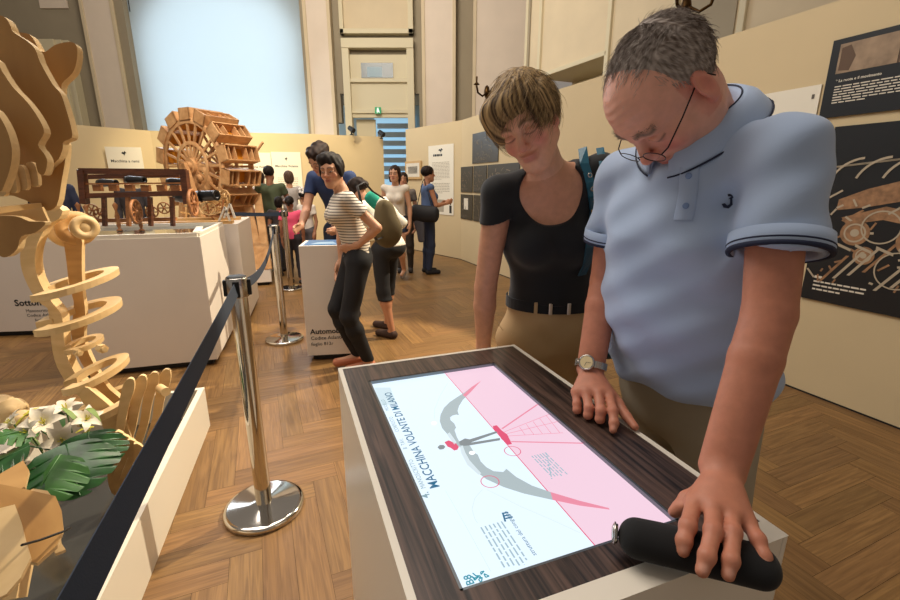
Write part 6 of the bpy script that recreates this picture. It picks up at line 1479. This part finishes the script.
    hf_ = CUT(U(H_, .02), ell((0,.120,-.028), (.072,.066,.092)), ell((0,.06,-.10), (.06,.08,.06)), ell((.085,-.006,-.02), (.016,.022,.034)) if hair in ('short','pony','curly') else ell((9,9,9),(1,1,1)), ell((-.085,-.006,-.02), (.016,.022,.034)) if hair in ('short','pony','curly') else ell((9,9,9),(1,1,1)), k=.012)
    hf_ = INT(hf_, lambda q: -q[:,2] - (.055 if hair in ('short','pony','curly') else .25))
    hf_ = FOLD(hf_, .003 if hair != 'curly' else .006, 110 if hair != 'curly' else 75, ((.7,.3,.3),(.3,.8,-.2)))
    g = mesh_sdf(lambda q: hf_(q/k)*k, V3(-.14,-.22,-.26)*k, V3(.14,.14,.18)*k, .0055 if not face else .004); hc = lin(hair_c)
    def hcf(Q): q = (Q - Oh) @ hd; n_ = .75 + .25*np.sin(q[:,0]*160 + 3*np.sin(q[:,2]*60)); return hc[None]*n_[:, None]*1.15
    obj('hair', np_mesh('hair', toW(g, Oh, hd), hcf), M_HAIR, t, world=True)
    return t, P, Rr, k
def blob_obj(name, f, lo, hi, h, m, parent, world=True): return obj(name, np_mesh(name, [mesh_sdf(f, lo, hi, h)]), m, parent, world=world)

# the woman in the striped top, glancing back, hand on hip
def stripe_mat():
    m = mat('striped_jersey', (226,216,200), .85); nt = m.node_tree; b = nt.nodes['Principled BSDF']; L = nt.links
    tc = nt.nodes.new('ShaderNodeTexCoord'); sp_n = nt.nodes.new('ShaderNodeSeparateXYZ'); L.new(tc.outputs['Object'], sp_n.inputs[0]); mt_ = nt.nodes.new('ShaderNodeMath'); mt_.operation = 'MULTIPLY'; mt_.inputs[1].default_value = 2*math.pi/.020; L.new(sp_n.outputs['Z'], mt_.inputs[0])
    s_ = nt.nodes.new('ShaderNodeMath'); s_.operation = 'SINE'; L.new(mt_.outputs[0], s_.inputs[0]); g_ = nt.nodes.new('ShaderNodeMath'); g_.operation = 'GREATER_THAN'; g_.inputs[1].default_value = .55; L.new(s_.outputs[0], g_.inputs[0])
    mx = nt.nodes.new('ShaderNodeMix'); mx.data_type = 'RGBA'; L.new(g_.outputs[0], mx.inputs[0]); mx.inputs[6].default_value = srgb((228,218,202)); mx.inputs[7].default_value = srgb((92,84,78)); L.new(mx.outputs[2], b.inputs['Base Color']); return m
p1, J1, R1, k1 = visitor('dark-haired woman in striped top and black trousers, hand on hip beside the white kiosk', -.705, 3.29, 205, 1.64, 't_shirt', (228,218,202), 'trousers', (24,24,28), (34,26,22), skin=(204,152,120), female=True, h=.0075, face=True, sleeve=.52, leg=.97, hair='bun', shoe_c=(190,120,90), topm=stripe_mat(),
   pose=dict(pel=(0,-.02,.95), waist=(.0,.0,1.10), chest=(.0,.06,1.30), neck=(.0,.08,1.46), head=(.0,.14,1.60), sR=(.155,.05,1.41), sL=(-.155,.07,1.40), eL=(-.235,-.12,1.19), wL=(-.135,.0,1.06), hL_d=(.5,.7,-.3), eR=(.215,.06,1.13), wR=(.17,.08,.90), hR_d=(-.1,.2,-.9),
     kR=(.07,.16,.52), aR=(.06,.02,.12), kL=(-.10,.10,.49), aL=(-.08,-.04,.09), hf=nrm(V3(-.80,.60,-.10)), hu=(0,.1,1)))
# satchel on her back shoulder: an olive bag
c = V3(-.52, 3.62, 1.10); og = thing('backpack', 'olive green bag hanging behind the woman in the striped top', 'bag', c)
blob_obj('bag_body', FOLD(U([ell(c + V3(.01,.01,-.05), (.125,.08,.14)), (ell(c + V3(0,.01,.09), (.085,.06,.10)), .06)], .06), .004, 30), c - .36, c + .36, .009, mat('olive_canvas', (92,80,54), .9), og)
obj('shoulder_strap', MB().tube([c + V3(.0,-.02,.20), V3(-.575,3.40,1.36), V3(-.62,3.33,1.425), V3(-.655,3.24,1.40), V3(-.62,3.22,1.25), V3(-.56,3.40,1.0), c + V3(-.02,-.04,-.1)], .011, 8, flat=.35), M_DARK, og, world=True)
# person behind, mostly hidden: teal and white top, black capri trousers
p2, J2, R2, k2 = visitor('person in black cropped trousers, mostly hidden behind the woman in stripes', -.60, 4.12, 150, 1.60, 'jacket', (226,220,206), 'cropped_trousers', (22,22,26), (40,28,22), female=True, h=.011, leg=.62, hair='bun', shoe_c=(60,40,32), skin=(186,130,98), sleeve=.9,
   pose=dict(pel=(0,-.10,.93), waist=(0,-.02,1.07), chest=(0,.14,1.24), neck=(0,.22,1.37), head=(0,.33,1.47), sR=(.16,.18,1.33), sL=(-.16,.18,1.33), eR=(.20,.32,1.10), eL=(-.20,.32,1.10), wR=(.12,.40,.98), wL=(-.12,.40,.98), hR_d=(0,1,-.2), hL_d=(0,1,-.2), aL=(-.10,-.12,.09), aR=(.12,.10,.09), kR=(.1,.06,.49), kL=(-.1,-.03,.49), hf=(0,.8,-.6), hu=(0,.6,.8)))
c = J2['chest'] + V3(.12,-.12,.02); sc_ = thing('shawl', 'teal and white folded shawl over the back of the half-hidden person', 'shawl', c)
blob_obj('teal_panel', FOLD(eseg(c + V3(-.12,-.03,.16), c + V3(.10,-.02,-.08), V3(.5,.2,.8), .06, .03, .045, .03), .005, 40), c - .3, c + .3, .009, mat('teal_cloth', (30,150,126), .85), sc_)
blob_obj('white_panel', FOLD(eseg(c + V3(-.02,-.03,.10), c + V3(.16,.0,-.10), V3(.5,.2,.8), .065, .035, .055, .03), .005, 40), c - .32, c + .32, .009, mat('white_cloth', (226,220,204), .85), sc_)
# man in dark blue bending over the kiosk
visitor('tall man in dark blue shirt with curly hair, bending over the white kiosk', -1.13, 4.64, 255, 1.84, 'shirt', (34,52,92), 'jeans', (28,36,58), (46,32,26), skin=(196,146,118), h=.010, face=True, sleeve=.55, hair='curly',
   pose=dict(pel=(0,-.10,.95), waist=(0,-.04,1.10), chest=(0,.08,1.30), neck=(0,.17,1.44), head=(.02,.27,1.55), sR=(.19,.12,1.40), sL=(-.19,.12,1.40), eR=(.22,.22,1.12), wR=(.19,.38,.97), eL=(-.25,.20,1.13), wL=(-.20,.36,.97), hR_d=(0,1,-.2), hL_d=(0,1,-.2), hf=(.2,.75,-.6), hu=(0,.6,.8)))
# woman in white tank top and shorts walking towards the camera
visitor('woman with long dark hair in white tank top and denim shorts, walking', -.79, 6.62, 262, 1.66, 'tank_top', (226,216,200), 'denim_shorts', (44,58,84), (52,34,26), skin=(206,156,124), female=True, h=.011, face=True, sleeve=0, leg=.20, hair='long', shoe_c=(150,140,134),
   pose=dict(aR=(.07,.14,.10), kR=(.08,.16,.50), aL=(-.06,-.16,.14), kL=(-.08,.06,.50), wR=(.23,.06,.90), wL=(-.22,.02,.90)))
visitor('person in grey half hidden behind the walking woman in white tank top', -.74, 7.25, 275, 1.58, 't_shirt', (120,110,100), 'trousers', (70,64,58), (48,32,24), female=True, h=.013, sleeve=.5, hair='bob')
# woman with the black shoulder bag
p5, J5, R5, k5 = visitor('woman in blue tank top and jeans reading the tall poster, black bag at her side', -.35, 7.12, 20, 1.67, 'tank_top', (84,104,142), 'jeans', (40,50,74), (38,26,22), skin=(186,130,98), female=True, h=.011, sleeve=0, leg=1.0, hair='short', shoe_c=(30,28,30),
   pose=dict(eR=(.2,.08,1.14), wR=(.10,.28,1.16), hR_d=(-.2,.8,.3), eL=(-.2,.06,1.14), wL=(-.10,.26,1.14), hL_d=(.2,.8,.3)))
c = V3(-.40, 6.86, .98); b5 = thing('shoulder_bag', 'black shoulder bag on the hip of the woman in blue tank top', 'bag', c); blob_obj('bag_body', FOLD(eseg(c + V3(-.14,0,0), c + V3(.17,-.02,-.02), V3(0,0,1), .13, .06, .12, .07), .004, 30), c - .35, c + .35, .011, mat('black_nylon', (26,26,30), .7), b5)
obj('shoulder_strap', MB().tube([c + V3(-.10,0,.10), V3(-.42,7.0,1.43), V3(-.40,7.1,1.48), c + V3(.12,.05,.1)], .018, 6, flat=.3), MATS['black_nylon'], b5, world=True)
obj('hanging_jacket', np_mesh('hanging_jacket', [mesh_sdf(FOLD(eseg(c + V3(-.08,0,-.05), c + V3(-.04,0,-.42), V3(1,0,0), .09, .04, .05, .03), .006, 34), c - .55, c + .3, .012)]), cmat('grey_knit', (84,84,92)), b5, world=True)
# family group near the wheel
visitor('small girl in pink t-shirt with dark ponytail, seen from behind', -2.24, 6.35, 100, 1.24, 't_shirt', (226,84,120), 'trousers', (42,38,44), (30,22,20), skin=(150,100,74), female=True, h=.010, hair='pony', leg=.92, sleeve=.45, top_hem=.92)
visitor('man in dark green t-shirt seen from behind, arms folded, near the far posters', -2.86, 7.30, 95, 1.68, 't_shirt', (74,84,60), 'trousers', (70,66,60), (30,24,22), skin=(150,104,78), h=.012, pose=dict(eR=(.27,.10,1.15), wR=(.05,.26,1.18), eL=(-.27,.10,1.15), wL=(-.05,.26,1.14), hR_d=(-1,.2,0), hL_d=(1,.2,0)))
visitor('woman with bobbed brown hair and grey top, right of the man in green', -2.78, 7.95, 120, 1.62, 'blouse', (168,160,156), 'trousers', (60,56,60), (88,68,54), female=True, h=.013, hair='bob', sleeve=.6)
visitor('person with dark hair and white shirt, between the wheel and the man in green', -3.20, 7.75, 80, 1.60, 'shirt', (222,206,196), 'trousers', (96,88,80), (44,32,26), h=.013, hair='bob', sleeve=.6, female=True)
visitor('child in white shirt with a white flower in dark hair, beyond the kiosk', -2.25, 7.10, 250, 1.30, 'shirt', (214,206,196), 'trousers', (80,76,80), (26,20,18), skin=(150,104,78), female=True, h=.011, hair='bun', sleeve=.5, pose=dict(hf=(0,.85,-.5), hu=(0,.5,.85)))
c = V3(-2.27,7.02,1.31); fl = thing('hair_flower', 'white flower clip in the dark hair of the child beyond the kiosk', 'hair clip', c)
g = MB(); [g.ball(c + V3(.035*math.cos(a), -.01, .035*math.sin(a)), (.022,.010,.022), 8, 6) for a in np.linspace(0, 5.03, 5)]; obj('petals', g, mat('white_petal', (236,232,226), .6), fl, world=True)
visitor('child with dark hair in dark top, left of the girl in pink', -2.58, 6.85, 100, 1.22, 't_shirt', (48,42,44), 'trousers', (50,50,60), (28,20,18), skin=(150,104,78), h=.012, hair='bob', sleeve=.5)
visitor('person in navy jacket behind the far left plinth, beside the lion mane', -5.00, 5.75, 300, 1.66, 'jacket', (34,40,64), 'trousers', (50,50,60), (24,20,20), h=.013, hair='short', sleeve=1.2)
visitor('dark-haired visitor whose head shows above the brown machine, at its middle', -4.70, 6.75, 280, 1.60, 'jacket', (60,56,60), 'trousers', (50,50,60), (22,20,22), h=.013, hair='short', sleeve=1.2)
